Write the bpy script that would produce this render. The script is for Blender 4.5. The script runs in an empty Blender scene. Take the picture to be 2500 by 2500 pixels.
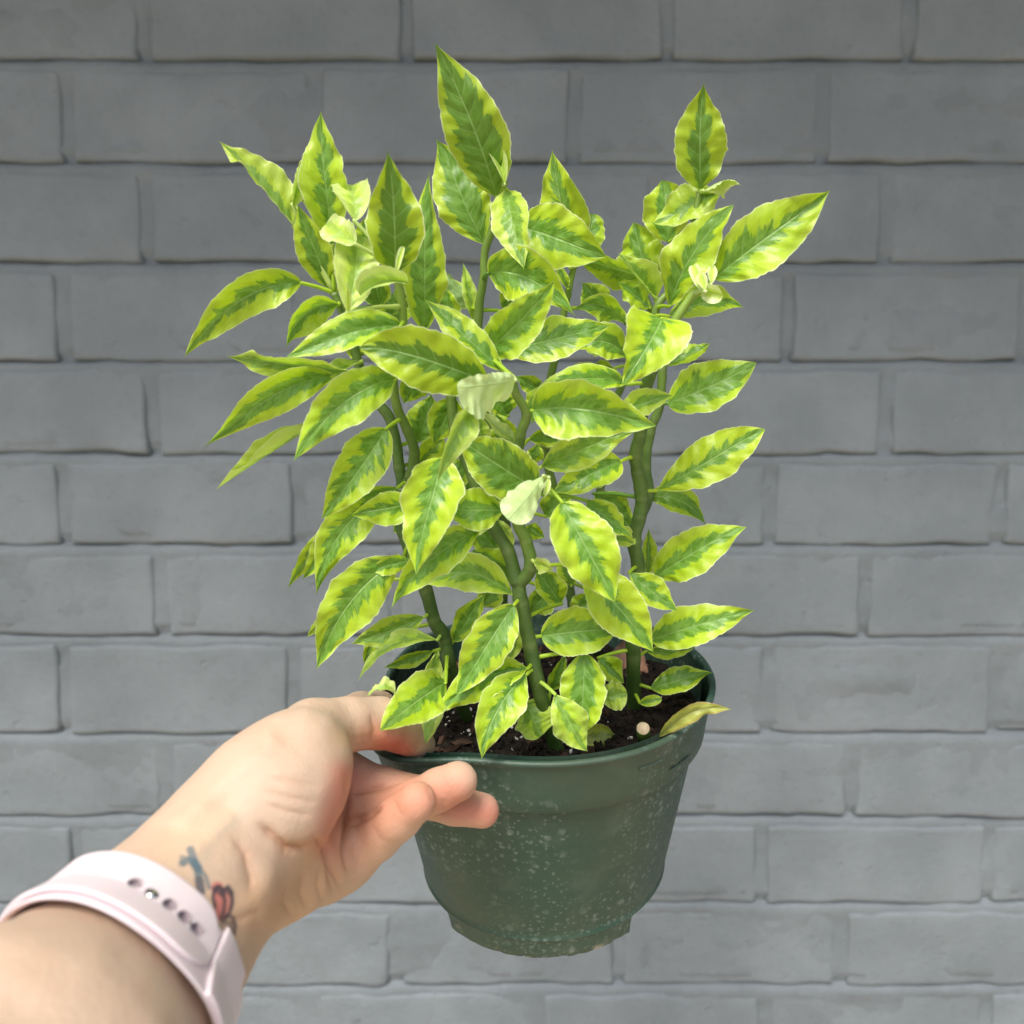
import bpy, bmesh, math, random
import numpy as np
from mathutils import Vector

# ------------------------------------------------------------------ camera, sky, sun, exposure
scene = bpy.context.scene
FPX = 1888.0                                   # focal length in pixels of the 2500 px photograph
PITCH = math.radians(4.5)
CAM = np.array([0.0, -0.667, 1.2])
Fv = np.array([0, math.cos(PITCH), -math.sin(PITCH)])
Uv = np.array([0, math.sin(PITCH), math.cos(PITCH)])
Xv = np.array([1.0, 0, 0])

cd = bpy.data.cameras.new('camera')
cam = bpy.data.objects.new('camera', cd)
scene.collection.objects.link(cam)
cam.location = CAM
cam.rotation_euler = (math.radians(90) - PITCH, 0, 0)
cd.sensor_width = 36
cd.lens = 36 * FPX / 2500
cd.clip_start = 0.005
cd.clip_end = 50
cd.dof.use_dof = True
cd.dof.focus_distance = 0.31
cd.dof.aperture_fstop = 9.0
scene.camera = cam

SUN_AZ, SUN_EL = math.radians(-155), math.radians(56)     # azimuth clockwise from +Y
w = bpy.data.worlds.new('World')
scene.world = w
w.use_nodes = True
wn = w.node_tree.nodes
wl = w.node_tree.links
wn.clear()
sky = wn.new('ShaderNodeTexSky')
sky.sky_type = 'NISHITA'
sky.sun_disc = False
sky.sun_elevation = SUN_EL
sky.sun_rotation = SUN_AZ
sky.air_density = 1.0
sky.dust_density = 4.0
sky.ozone_density = 1.0
bg = wn.new('ShaderNodeBackground')
bg.inputs[1].default_value = 0.10
wo = wn.new('ShaderNodeOutputWorld')
wl.new(sky.outputs[0], bg.inputs[0])
wl.new(bg.outputs[0], wo.inputs[0])

sd = bpy.data.lights.new('sun', 'SUN')
sd.energy = 1.5
sd.angle = math.radians(26)
sd.color = (1.0, 0.975, 0.93)
sun = bpy.data.objects.new('sun', sd)
scene.collection.objects.link(sun)
sdir = Vector((math.sin(SUN_AZ) * math.cos(SUN_EL), math.cos(SUN_AZ) * math.cos(SUN_EL), math.sin(SUN_EL)))
sun.rotation_euler = sdir.to_track_quat('Z', 'Y').to_euler()
sun.location = (-1, -2, 3)

vs = scene.view_settings
vs.view_transform = 'Standard'
vs.look = 'None'
vs.gamma = 1
vs.exposure = 1.28
vs.use_curve_mapping = False

EAVE_Y, EAVE_Z = -.60, 1.98            # edge of the unseen overhang added to shade the top of the wall

# ------------------------------------------------------------------ helpers
rng = np.random.default_rng(7)
COL = scene.collection


def P(px, py, d):
    """point of the place seen at photograph pixel (px, py), d metres in front of the lens"""
    return CAM + d * ((px - 1250) / FPX * Xv - (py - 1250) / FPX * Uv + Fv)


def proj(p):
    q = np.asarray(p) - CAM
    d = q @ Fv
    return 1250 + FPX * (q @ Xv) / d, 1250 - FPX * (q @ Uv) / d, d


def unit(v):
    v = np.asarray(v, float)
    return v / (np.linalg.norm(v) + 1e-12)


def empty(name, loc=(0, 0, 0)):
    o = bpy.data.objects.new(name, None)
    COL.objects.link(o)
    o.location = loc
    o.empty_display_size = 0.02
    return o


def mesh_obj(name, verts, faces, mat, parent=None, smooth=True, attrs=None):
    me = bpy.data.meshes.new(name)
    me.from_pydata([tuple(v) for v in verts] if not isinstance(verts, np.ndarray) else verts.tolist(), [],
                   faces if not isinstance(faces, np.ndarray) else faces.tolist())
    me.update()
    if smooth:
        me.polygons.foreach_set('use_smooth', [True] * len(me.polygons))
    for an, (tp, arr) in (attrs or {}).items():
        a = me.attributes.new(an, tp, 'POINT')
        arr = np.asarray(arr, np.float32)
        a.data.foreach_set('vector' if tp == 'FLOAT_VECTOR' else 'color' if tp == 'FLOAT_COLOR' else 'value', arr.ravel())
    if mat:
        me.materials.append(mat)
    o = bpy.data.objects.new(name, me)
    COL.objects.link(o)
    if parent:
        o.parent = parent
        o.matrix_parent_inverse = parent.matrix_world.inverted() if parent.type != 'EMPTY' else \
            __import__('mathutils').Matrix.Translation(-parent.location)
    return o


def tag(o, label=None, cat=None, group=None, kind=None):
    for k, v in (('label', label), ('category', cat), ('group', group), ('kind', kind)):
        if v:
            o[k] = v
    return o


def grid_faces(nu, nv, wrap=False, off=0):
    """quads of an nu x nv grid stored row by row (nv columns)"""
    f = []
    for i in range(nu - 1):
        for j in range(nv if wrap else nv - 1):
            a, b = off + i * nv + j, off + i * nv + (j + 1) % nv
            f.append((a, b, b + nv, a + nv))
    return f


_perm = rng.permutation(512)


def vnoise(x, y, z=0.0):
    """smooth value noise, about -1..1, arrays accepted"""
    x, y, z = np.broadcast_arrays(np.asarray(x, float), np.asarray(y, float), np.asarray(z, float))
    xi, yi, zi = np.floor(x).astype(int), np.floor(y).astype(int), np.floor(z).astype(int)
    fx, fy, fz = x - xi, y - yi, z - zi
    fx, fy, fz = (t * t * (3 - 2 * t) for t in (fx, fy, fz))

    def h(a, b, c):
        return _perm[(_perm[(_perm[a & 511] + b) & 511] + c) & 511] / 255.5 - 1
    r = 0
    for dx in (0, 1):
        for dy in (0, 1):
            for dz in (0, 1):
                r = r + h(xi + dx, yi + dy, zi + dz) * (fx if dx else 1 - fx) * (fy if dy else 1 - fy) * (fz if dz else 1 - fz)
    return r


class NT:
    """tiny helper for node materials"""
    def __init__(s, name):
        s.mat = bpy.data.materials.new(name)
        s.mat.use_nodes = True
        s.t = s.mat.node_tree
        s.t.nodes.clear()
        s.out = s.t.nodes.new('ShaderNodeOutputMaterial')

    def n(s, kind, **kw):
        nd = s.t.nodes.new(kind)
        for k, v in kw.items():
            setattr(nd, k, v)
        return nd

    def link(s, a, b):
        s.t.links.new(a, b)

    def put(s, sock, v):
        if hasattr(v, 'is_output'):
            s.t.links.new(v, sock)
        elif v is not None:
            sock.default_value = v

    def m(s, op, a, b=None, c=None, clamp=False):
        nd = s.n('ShaderNodeMath', operation=op, use_clamp=clamp)
        for i, v in enumerate((a, b, c)):
            s.put(nd.inputs[i], v)
        return nd.outputs[0]

    def mix(s, f, a, b):
        nd = s.n('ShaderNodeMix', data_type='RGBA')
        s.put(nd.inputs[0], f)
        for i, v in ((6, a), (7, b)):
            s.put(nd.inputs[i], v if hasattr(v, 'is_output') else (*v, 1))
        return nd.outputs[2]

    def ramp(s, f, lo, hi):
        """smooth 0..1 between lo and hi"""
        nd = s.n('ShaderNodeMapRange', interpolation_type='SMOOTHSTEP')
        s.put(nd.inputs[0], f)
        s.put(nd.inputs[1], lo)
        s.put(nd.inputs[2], hi)
        return nd.outputs[0]

    def noise(s, vec, scale=5.0, detail=2.0, rough=0.5, dist=0.0):
        nd = s.n('ShaderNodeTexNoise')
        if vec is not None:
            s.link(vec, nd.inputs['Vector'])
        nd.inputs['Scale'].default_value = scale
        nd.inputs['Detail'].default_value = detail
        nd.inputs['Roughness'].default_value = rough
        nd.inputs['Distortion'].default_value = dist
        return nd.outputs[0]

    def vec(s, x, y, z):
        nd = s.n('ShaderNodeCombineXYZ')
        for i, v in enumerate((x, y, z)):
            s.put(nd.inputs[i], v)
        return nd.outputs[0]

    def attr(s, name, kind='GEOMETRY'):
        return s.n('ShaderNodeAttribute', attribute_type=kind, attribute_name=name)

    def bsdf(s, color, rough=0.5, spec=0.5, normal=None, **kw):
        b = s.n('ShaderNodeBsdfPrincipled')
        s.put(b.inputs['Base Color'], color if hasattr(color, 'is_output') else (*color, 1))
        s.put(b.inputs['Roughness'], rough)
        s.put(b.inputs['Specular IOR Level'], spec)
        if normal:
            s.link(normal, b.inputs['Normal'])
        for k, v in kw.items():
            s.put(b.inputs[k.replace('_', ' ')], v)
        return b

    def bump(s, h, strength=0.3, dist=0.001):
        nd = s.n('ShaderNodeBump')
        nd.inputs['Strength'].default_value = strength
        nd.inputs['Distance'].default_value = dist
        s.link(h, nd.inputs['Height'])
        return nd.outputs[0]

    def done(s, shader):
        s.link(shader.outputs[0] if hasattr(shader, 'outputs') else shader, s.out.inputs[0])
        return s.mat

    def pos(s):
        return s.n('ShaderNodeNewGeometry').outputs['Position']


# ------------------------------------------------------------------ materials
def m_wall(name, tone):
    t = NT(name)
    p = t.pos()
    big = t.noise(p, 9, 4, .6)
    fine = t.noise(p, 160, 3, .6)
    grit = t.noise(p, 900, 2, .6)
    a = tuple(c * tone for c in (.160, .186, .200))
    b = tuple(c * tone for c in (.199, .228, .244))
    c = t.mix(t.ramp(big, .35, .7), a, b)
    c = t.mix(t.m('MULTIPLY', t.ramp(fine, .52, .8), .35), c, tuple(x * tone for x in (.130, .141, .144)))
    pit = t.ramp(t.noise(p, 60, 4, .65), .58, .72)
    h = t.m('ADD', t.m('MULTIPLY', fine, 1.0), t.m('MULTIPLY', grit, .4))
    h = t.m('SUBTRACT', h, t.m('MULTIPLY', pit, .8))
    return t.done(t.bsdf(c, .6, .3, t.bump(h, .55, .0016)))


M_BRICK = m_wall('painted_brick', 1.0)
M_MORTAR = m_wall('painted_mortar', .93)


def m_leaf():
    t = NT('variegated_leaf')
    a = t.attr('lc')
    sep = t.n('ShaderNodeSeparateXYZ')
    t.link(a.outputs['Vector'], sep.inputs[0])
    tt, ss, q = sep.outputs
    seed = t.attr('seed', 'OBJECT').outputs['Fac']
    green = t.attr('green', 'OBJECT').outputs['Fac']
    pale = t.attr('pale', 'OBJECT').outputs['Fac']
    olive = t.attr('olive', 'OBJECT').outputs['Fac']  # random hue, plus shade painted into the darker leaves
    dry = t.attr('dry', 'OBJECT').outputs['Fac']
    sa = t.m('ABSOLUTE', ss)
    side = t.m('MULTIPLY', t.m('SIGN', ss), 4.7)
    sd_ = t.m('ADD', t.m('MULTIPLY', seed, 31.7), side)
    # q is the run of the side veins in cm: jagged edge follows it
    j1 = t.noise(t.vec(t.m('MULTIPLY', q, 2.3), t.m('MULTIPLY', sa, .9), sd_), 1.0, 1.0, .5)
    j2 = t.noise(t.vec(t.m('MULTIPLY', q, 13.0), t.m('MULTIPLY', sa, 2.6), sd_), 1.0, 4.0, .7)
    jag = t.m('ADD', t.m('MULTIPLY', t.m('SUBTRACT', j1, .5), 1.05), t.m('MULTIPLY', t.m('SUBTRACT', j2, .5), .62))
    ends = t.m('MULTIPLY', t.m('POWER', t.m('ABSOLUTE', t.m('SUBTRACT', t.m('MULTIPLY', tt, 2.0), 1.0)), 3.0), .22)
    reach = t.m('ADD', t.m('ADD', green, t.m('MULTIPLY', jag, t.m('ADD', .7, t.m('MULTIPLY', t.m('FRACT', t.m('MULTIPLY', seed, 7.3)), .75)))), ends)
    d = t.m('SUBTRACT', reach, sa)
    core = t.ramp(d, -.012, .03)
    feather = t.m('MULTIPLY', t.ramp(d, -.16, .01), .34)
    mot = t.noise(t.vec(t.m('MULTIPLY', q, 3.0), t.m('MULTIPLY', ss, 3.0), sd_), 1.3, 3.0, .6)
    lime = t.mix(t.ramp(mot, .35, .7), (.38, .60, .012), (.50, .70, .035))
    lime = t.mix(t.m('MULTIPLY', t.ramp(sa, .55, 1.0), .5), lime, (.56, .72, .12))
    yel = t.m('FRACT', t.m('MULTIPLY', seed, 3.9))
    lime = t.mix(t.m('MULTIPLY', yel, .45), lime, (.56, .70, .03))
    lime = t.mix(olive, lime, (.36, .48, .015))
    gr = t.mix(t.ramp(mot, .32, .62), (.105, .265, .018), (.20, .40, .055))
    gr = t.mix(olive, gr, (.085, .19, .012))
    midg = t.mix(.5, lime, gr)
    c = t.mix(feather, lime, midg)
    c = t.mix(core, c, gr)
    # light patches inside the green heart
    pat = t.ramp(t.noise(t.vec(t.m('MULTIPLY', q, 5.0), t.m('MULTIPLY', ss, 2.0), sd_), 1.0, 3.0, .6), .6, .75)
    c = t.mix(t.m('MULTIPLY', pat, .28), c, midg)
    # midrib and side veins
    wv = t.m('COSINE', t.m('MULTIPLY', q, 2 * math.pi / .62))
    vein = t.m('MULTIPLY', t.ramp(wv, .93, 1.0), t.m('SUBTRACT', 1.0, sa))
    c = t.mix(t.m('MULTIPLY', vein, .30), c, (.38, .60, .20))
    rib = t.m('SUBTRACT', 1.0, t.ramp(sa, .015, .05))
    c = t.mix(t.m('MULTIPLY', rib, .5), c, (.40, .62, .20))
    # cream edge
    c = t.mix(t.m('MULTIPLY', t.ramp(sa, .945, .985), .9), c, (.74, .83, .44))
    # young leaves are pale
    c = t.mix(pale, c, t.mix(t.ramp(t.m('ADD', sa, t.m('MULTIPLY', t.m('SUBTRACT', mot, .5), .8)), .25, .75), (.58, .76, .13), (.80, .88, .46)))
    # drying leaves turn straw with brown rims
    c = t.mix(dry, c, t.mix(t.ramp(sa, .6, 1.0), (.40, .38, .11), (.34, .17, .08)))
    spot = t.ramp(t.noise(t.vec(t.m('MULTIPLY', q, 6.0), t.m('MULTIPLY', ss, 6.0), sd_), 1.0, 2.0, .5), .74, .80)
    c = t.mix(t.m('MULTIPLY', spot, .5), c, (.20, .22, .04))
    back = t.n('ShaderNodeNewGeometry').outputs['Backfacing']
    c2 = t.mix(t.m('MULTIPLY', back, t.m('ADD', .35, t.m('MULTIPLY', pale, .45))), c, (.60, .76, .40))
    nh = t.m('ADD', t.m('MULTIPLY', wv, -.35), t.m('MULTIPLY', mot, .8))
    nh = t.m('ADD', nh, t.m('MULTIPLY', rib, -1.2))
    b = t.bsdf(c2, .36, .5, t.bump(nh, .45, .0009))
    tr = t.n('ShaderNodeBsdfTranslucent')
    t.link(t.mix(.35, c, (.42, .62, .02)), tr.inputs[0])
    mx = t.n('ShaderNodeMixShader')
    mx.inputs[0].default_value = .38
    t.link(b.outputs[0], mx.inputs[1])
    t.link(tr.outputs[0], mx.inputs[2])
    return t.done(mx)


M_LEAF = m_leaf()


def m_stem():
    t = NT('green_stem')
    y = t.attr('young').outputs['Fac']
    p = t.pos()
    n1 = t.noise(p, 120, 3, .6)
    old = t.mix(t.ramp(n1, .3, .75), (.036, .080, .014), (.078, .138, .03))
    c = t.mix(y, old, (.26, .40, .05))
    c = t.mix(t.m('MULTIPLY', t.attr('scar').outputs['Fac'], .25), c, (.20, .24, .09))
    c = t.mix(t.m('MULTIPLY', t.ramp(t.noise(p, 420, 3, .7), .62, .75), .35), c, (.20, .22, .12))
    return t.done(t.bsdf(c, .45, .4, t.bump(t.noise(p, 700, 2, .6), .25, .0006)))


M_STEM = m_stem()


def m_pot():
    t = NT('green_plastic')
    tc = t.n('ShaderNodeTexCoord').outputs['Object']
    n1 = t.noise(tc, 14, 3, .6)
    c = t.mix(t.ramp(n1, .3, .75), (.015, .054, .036), (.034, .062, .037))
    # dried water spots: soft discs of two sizes
    for sc, r0, r1, keep, amt in ((190, .10, .46, .62, .24), (330, .08, .44, .48, .26), (560, .10, .46, .45, .26)):
        v = t.n('ShaderNodeTexVoronoi')
        v.inputs['Scale'].default_value = sc
        wob = t.n('ShaderNodeVectorMath', operation='ADD')
        t.link(tc, wob.inputs[0])
        nz = t.n('ShaderNodeTexNoise')
        t.link(tc, nz.inputs[0])
        nz.inputs['Scale'].default_value = 300
        sc2 = t.n('ShaderNodeVectorMath', operation='SCALE')
        t.link(nz.outputs[1], sc2.inputs[0])
        sc2.inputs[3].default_value = .0016
        t.link(sc2.outputs[0], wob.inputs[1])
        t.link(wob.outputs[0], v.inputs['Vector'])
        disc = t.m('SUBTRACT', 1.0, t.ramp(v.outputs['Distance'], r0, r1))
        sp = t.n('ShaderNodeSeparateColor')
        t.link(v.outputs['Color'], sp.inputs[0])
        on = t.ramp(sp.outputs[0], keep, keep + .2)
        patch = t.ramp(t.noise(tc, 22, 2, .5), .36, .62)
        c = t.mix(t.m('MULTIPLY', t.m('MULTIPLY', disc, on), t.m('MULTIPLY', patch, amt)), c, (.36, .42, .38))
    # film of dust
    c = t.mix(t.m('MULTIPLY', t.ramp(t.noise(tc, 55, 4, .65), .45, .8), .10), c, (.30, .33, .27))
    ed = t.attr('dirt').outputs['Fac']
    c = t.mix(t.m('MULTIPLY', ed, t.ramp(t.noise(tc, 90, 3, .6), .55, .68)), c, (.34, .32, .22))
    h = t.noise(tc, 900, 2, .5)
    rgh = t.m('ADD', .40, t.m('MULTIPLY', t.noise(tc, 40, 3, .6), .22))
    return t.done(t.bsdf(c, rgh, .5, t.bump(h, .12, .0004)))


M_POT = m_pot()


def simple(name, c1, c2, scale, rough, spec=.4, bs=.3, bscale=None, bd=.0008, **kw):
    t = NT(name)
    p = t.pos()
    c = t.mix(t.ramp(t.noise(p, scale, 3, .6), .3, .7), c1, c2)
    return t.done(t.bsdf(c, rough, spec, t.bump(t.noise(p, bscale or scale * 4, 3, .6), bs, bd), **kw))


M_SOIL = simple('dark_soil', (.006, .0045, .0035), (.022, .015, .010), 260, .85, .25, .9, 700, .002)
M_BARK = simple('bark_chips', (.020, .011, .007), (.065, .035, .021), 180, .8, .25, .6, 500, .001)
M_PERL = simple('perlite', (.55, .53, .48), (.75, .73, .68), 300, .8, .3, .6, 900, .001)
M_DEAD = simple('dead_leaf', (.30, .15, .10), (.42, .25, .17), 90, .75, .25, .5, 300, .001)
M_CUT = simple('cut_wood', (.48, .38, .24), (.62, .50, .34), 500, .8, .2, .4, 1500, .0006)
M_STRAP = simple('pink_silicone', (.71, .61, .635), (.74, .64, .665), 30, .48, .4, .05, 900, .0002, Subsurface_Weight=.12, Subsurface_Scale=.004)
M_STRAP_IN = simple('pink_silicone_inner', (.74, .50, .50), (.77, .54, .54), 30, .5, .4, .05, 900, .0002)
M_HOLE_SHADE = simple('strap_hole_shade', (.22, .175, .185), (.26, .21, .22), 30, .6)  # dark tone stands in for the shade inside the strap holes
M_STEEL = simple('steel', (.62, .62, .62), (.7, .7, .7), 50, .22, .5, .02, 900, .0001, Metallic=1.0)
M_GLASS = simple('watch_glass', (.01, .01, .012), (.015, .015, .017), 50, .08, .6, .0, 900, .0001)


def m_skin():
    t = NT('skin')
    c = t.attr('skin').outputs['Color']
    p = t.pos()
    mot = t.noise(p, 120, 3, .6)
    c = t.mix(t.m('MULTIPLY', t.ramp(mot, .45, .8), .16), c, (.50, .22, .14))
    h = t.m('ADD', t.noise(p, 900, 3, .65), t.m('MULTIPLY', t.noise(p, 320, 3, .6), .8))
    b = t.bsdf(c, .58, .3, t.bump(h, .35, .0007), Subsurface_Weight=.15, Subsurface_Scale=.004)
    b.inputs['Subsurface Radius'].default_value = (1.0, .35, .18)
    return t.done(b)


M_SKIN = m_skin()

# ------------------------------------------------------------------ brick wall
def wall_point(px, py):
    d = P(px, py, 1) - CAM
    return CAM + d * (-CAM[1] / d[1])


ROW_PX = [152, 405, 648, 890, 1118, 1339, 1562, 1800, 2004, 2214, 2415]
JOINTS = [[350, 995, 1630], [770, 1400, 2012], [355, 980, 1600, 2165], [735, 1330, 1928], [370, 968, 1566, 2165],
          [725, 1304, 1882], [390, 965, 1540, 2112], [715, 1296, 1876], [405, 963, 1522, 2080], [740, 1300, 1860],
          [424, 967, 1510, 2054], [767, 1316, 1870]]
zs = [wall_point(1250, y)[2] for y in ROW_PX]
zs = [zs[0] + .0815 * k for k in (4, 3, 2, 1)] + zs + [zs[-1] - .0805 * k for k in (1, 2, 3, 4, 5)]      # bed joints, top to bottom
rows = []
for i in range(len(zs) - 1):
    k = i - 3                                     # index into JOINTS
    if 0 <= k < len(JOINTS):
        pm = ROW_PX[k] + 110 if k < 11 else 2500
        if k > 0:
            pm = ROW_PX[k - 1] + 115
        else:
            pm = 60
        xs = [wall_point(x, pm)[0] for x in JOINTS[k]]
    else:
        base = .02 if i % 2 else .122
        xs = [base + rng.uniform(-.006, .006)]
    while xs[0] > -1.15:
        xs.insert(0, xs[0] - .203 - rng.uniform(-.004, .004))
    while xs[-1] < 1.15:
        xs.append(xs[-1] + .203 + rng.uniform(-.004, .004))
    rows.append(xs)

wall = empty('brick_wall', (0, .04, zs[-1]))
tag(wall, 'grey painted brick wall in running bond behind the plant', 'wall')


def make_brick(x0, x1, z0, z1, seed):
    nx, nz = 26, 12
    r = .0040
    yoff = rng.uniform(-.0012, .0012)
    tx, tz = rng.uniform(-.010, .010), rng.uniform(-.02, .02)

    def spaced(a, b, n):
        s = np.concatenate([[0, .0012, .0028, r + .001], np.linspace(r + .007, (b - a) - r - .007, n - 8), [(b - a) - r - .001, (b - a) - .0028, (b - a) - .0012, (b - a)]])
        return a + s
    X, Z = np.meshgrid(spaced(x0, x1, nx), spaced(z0, z1, nz))
    dx = np.minimum(X - x0, x1 - X)
    dz = np.minimum(Z - z0, z1 - Z)
    edge = lambda d: r - np.sqrt(np.maximum(r * r - np.maximum(r - d, 0) ** 2, 0))
    rr = r * (1 + .5 * vnoise(X * 30, Z * 30, seed))
    Y = yoff + (edge(dx) + edge(dz)) * (.9 + .5 * vnoise(X * 25, Z * 25, seed + 7)) \
        + .0011 * vnoise(X * 22, Z * 40, seed + 3) + .0006 * vnoise(X * 90, Z * 120, seed) \
        + tx * (X - (x0 + x1) / 2) + tz * (Z - (z0 + z1) / 2) * .5
    chip = np.clip(vnoise(X * 55, Z * 55, seed + 11) - .45, 0, 1) * np.exp(-np.minimum(dx, dz) / .008) * .007
    Y = Y + chip
    wob = .0013
    X2 = X + wob * vnoise(Z * 60, seed, 0) * np.exp(-dx / .02)
    Z2 = Z + wob * 1.2 * vnoise(X * 40, seed + 5, 0) * np.exp(-dz / .02)
    v = np.stack([X2, Y, Z2], -1).reshape(-1, 3)
    f = grid_faces(nz, nx)
    # skirt back into the wall
    ring = [i for i in range(nx)] + [r_ * nx + nx - 1 for r_ in range(1, nz)] + [(nz - 1) * nx + i for i in range(nx - 2, -1, -1)] + [r_ * nx for r_ in range(nz - 2, 0, -1)]
    n0 = len(v)
    sk = v[ring].copy()
    sk[:, 1] = .03
    v = np.concatenate([v, sk])
    L = len(ring)
    f += [(ring[(i + 1) % L], ring[i], n0 + i, n0 + (i + 1) % L) for i in range(L)]
    return v, f


sd_ = 0
for i, xs in enumerate(rows):
    zt, zb = zs[i], zs[i + 1]
    jv = .0048
    for a, b in zip(xs[:-1], xs[1:]):
        sd_ += 1
        v, f = make_brick(a + jv + rng.uniform(-.0008, .0008), b - jv + rng.uniform(-.0008, .0008), zb + .0035 + rng.uniform(-.0008, .0008), zt - .0050 + rng.uniform(-.0006, .0006), sd_)
        mesh_obj('brick', v, f, M_BRICK, wall)

# mortar: one sheet, recessed under each brick and brushed nearly flush with the brick below
gx = np.arange(-1.15, 1.1501, .005)
zz = []
for i, z in enumerate(zs):
    zz += [z + .0055, z + .0035, z + .0015, z - .0005, z - .003, z - .006]
    if i + 1 < len(zs):
        zz += list(np.linspace(z - .012, zs[i + 1] + .012, 14))
zz = np.array(zz)
yy = []
for z in zz:
    d = min((z - q for q in zs), key=abs)
    yy.append(np.interp(d, [-.006, -.003, -.0005, .0015, .0035, .0055], [.0008, .0010, .0016, .0030, .0058, .0075]) if abs(d) < .007 else .0020)
GX, GZ = np.meshgrid(gx, zz)
GY = np.repeat(np.array(yy)[:, None], len(gx), 1)
GY = GY + .0012 * vnoise(GX * 35, GZ * 35, 2) + .0018 * vnoise(GX * 12, GZ * 45, 9) + .0006 * vnoise(GX * 120, GZ * 120, 4)
mesh_obj('mortar', np.stack([GX, GY, GZ], -1).reshape(-1, 3), grid_faces(len(zz), len(gx)), M_MORTAR, wall)

# unseen overhang and paving, added to shade and light the wall
def slab(name, x0, x1, y0, y1, z0, z1, mat):
    v = [(x, y, z) for z in (z0, z1) for x, y in ((x0, y0), (x1, y0), (x1, y1), (x0, y1))]
    return mesh_obj(name, v, [(3, 2, 1, 0), (4, 5, 6, 7), (0, 1, 5, 4), (1, 2, 6, 5), (2, 3, 7, 6), (3, 0, 4, 7)], mat, smooth=False)


M_SHADE_EAVE = simple('shade_eave_paint', (.45, .44, .42), (.5, .49, .47), 20, .6)
M_PAVE = simple('concrete', (.37, .305, .20), (.43, .355, .24), 12, .8)
eave = slab('shade_eave', -6, 6, EAVE_Y, .3, EAVE_Z, EAVE_Z + .12, M_SHADE_EAVE)
tag(eave, 'unseen overhang added to shade the top of the brick wall', 'roof')
gnd = slab('ground', -12, 12, -14, .3, -.1, 0, M_PAVE)
tag(gnd, kind='structure')
tag(gnd, 'plain grey concrete paving in front of the wall', 'ground')

# ------------------------------------------------------------------ flower pot
RC = np.array([0.01144, -0.31394, 1.09762])           # centre of the rim
PN = unit([-.040, -math.sin(math.radians(9)), math.cos(math.radians(9))])   # the pot leans towards the lens
PX_ = unit(Xv - PN * (Xv @ PN))
PY_ = np.cross(PN, PX_)
_da = np.radians([-180, -167, -150, -140, -132, -126, -117, -108, -96, -80, -60, 0, 60, 110, 140, 160, 180])
_dv = [-.125, -.10, .02, .10, .15, .10, .0, -.045, -.04, -.02, 0, 0, 0, -.01, -.06, -.10, -.125]


def pot_r(r, ang, h):
    """radius of the squeezed pot: pinched out where the hand grips, round at the foot"""
    k = max(0.0, 1 - h / .105) ** 1.25
    a = (ang + math.pi) % (2 * math.pi) - math.pi
    s = sum(np.interp((a + o + math.pi) % (2 * math.pi) - math.pi, _da, _dv) for o in (-.09, -.045, 0, .045, .09)) / 5
    return r * (1 + s * k)


def pot_pt(r, ang, h):
    q = pot_r(r, ang, h)
    return RC - PN * h + PX_ * (q * math.cos(ang)) + PY_ * (q * math.sin(ang))


def lathe(profile, n=144, hfun=None):
    """profile: (radius, depth below rim) list; hfun(angle, index, h) may shift a ring"""
    v = []
    for k, (r, h) in enumerate(profile):
        for j in range(n):
            a = 2 * math.pi * j / n
            hh = hfun(a, k, h) if hfun else h
            v.append(pot_pt(r, a, hh))
    return np.array(v), grid_faces(len(profile), n, wrap=True)


pot = empty('flower_pot', tuple(RC - PN * .107))
tag(pot, 'dark green plastic nursery pot with water spots, held at its rim', 'pot')
rim_prof = [(.0722, .0245), (.0755, .0236), (.0762, .0226), (.0768, .018), (.0782, .009), (.0791, .0035), (.0795, .0022),
            (.0806, .0018), (.0808, .0008), (.0803, .0), (.0790, -.0002), (.0780, .0004), (.0774, .004), (.0758, .012), (.0740, .022)]
v, f = lathe(rim_prof)
mesh_obj('rim', v, f, M_POT, pot, attrs={'dirt': ('FLOAT', np.zeros(len(v)))})

NOTCH = [(-172, -138), (-51, -14), (12, 30), (75, 93), (135, 153)]


def foot(a, k, h):
    if k < FOOT0:
        return h
    d = math.degrees((a + math.pi) % (2 * math.pi) - math.pi)
    lift = 0.0
    for lo, hi in NOTCH:
        if lo < d < hi:
            lift = .0085
    rag = .00035 * float(vnoise(d * .35, 3.1)) + (.0007 if vnoise(d * .12, 8.2) > .55 else 0)
    t = (h - .0953) / .0097
    return h - max(0, t) * (lift + rag)


body_prof = [(.0722, .0215), (.0722, .026)] + [(.0722 - (.0722 - .0594) * t, .026 + (.0905 - .026) * t) for t in np.linspace(.1, 1, 10)] + \
            [(.0588, .0940), (.0592, .0945), (.0592, .0950), (.0585, .0956)]
FOOT0 = len(body_prof)
body_prof += [(.0582, .0975), (.0578, .1012), (.0574, .1046), (.0570, .1050), (.0562, .1046), (.0564, .0975)]
NF = len(body_prof)
body_prof += [(.0569, .0952), (.030, .0948), (.002, .0948)]
body_prof_full = body_prof


def foot2(a, k, h):
    return foot(a, k, h) if k < NF else h


v, f = lathe(body_prof, 240, foot2)
dirt = np.repeat([0 if h < .0985 else min(1, (h - .0985) / .006) for r, h in body_prof], 240)
mesh_obj('body', v, f, M_POT, pot, attrs={'dirt': ('FLOAT', dirt)})
v, f = lathe([(.0745, .0005), (.0742, .018), (.0708, .026), (.0645, .060), (.0570, .0938), (.002, .0938)])
f = [tuple(reversed(q)) for q in f]
mesh_obj('inner_wall', v, f, M_POT, pot, attrs={'dirt': ('FLOAT', np.zeros(len(v)))})
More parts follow.
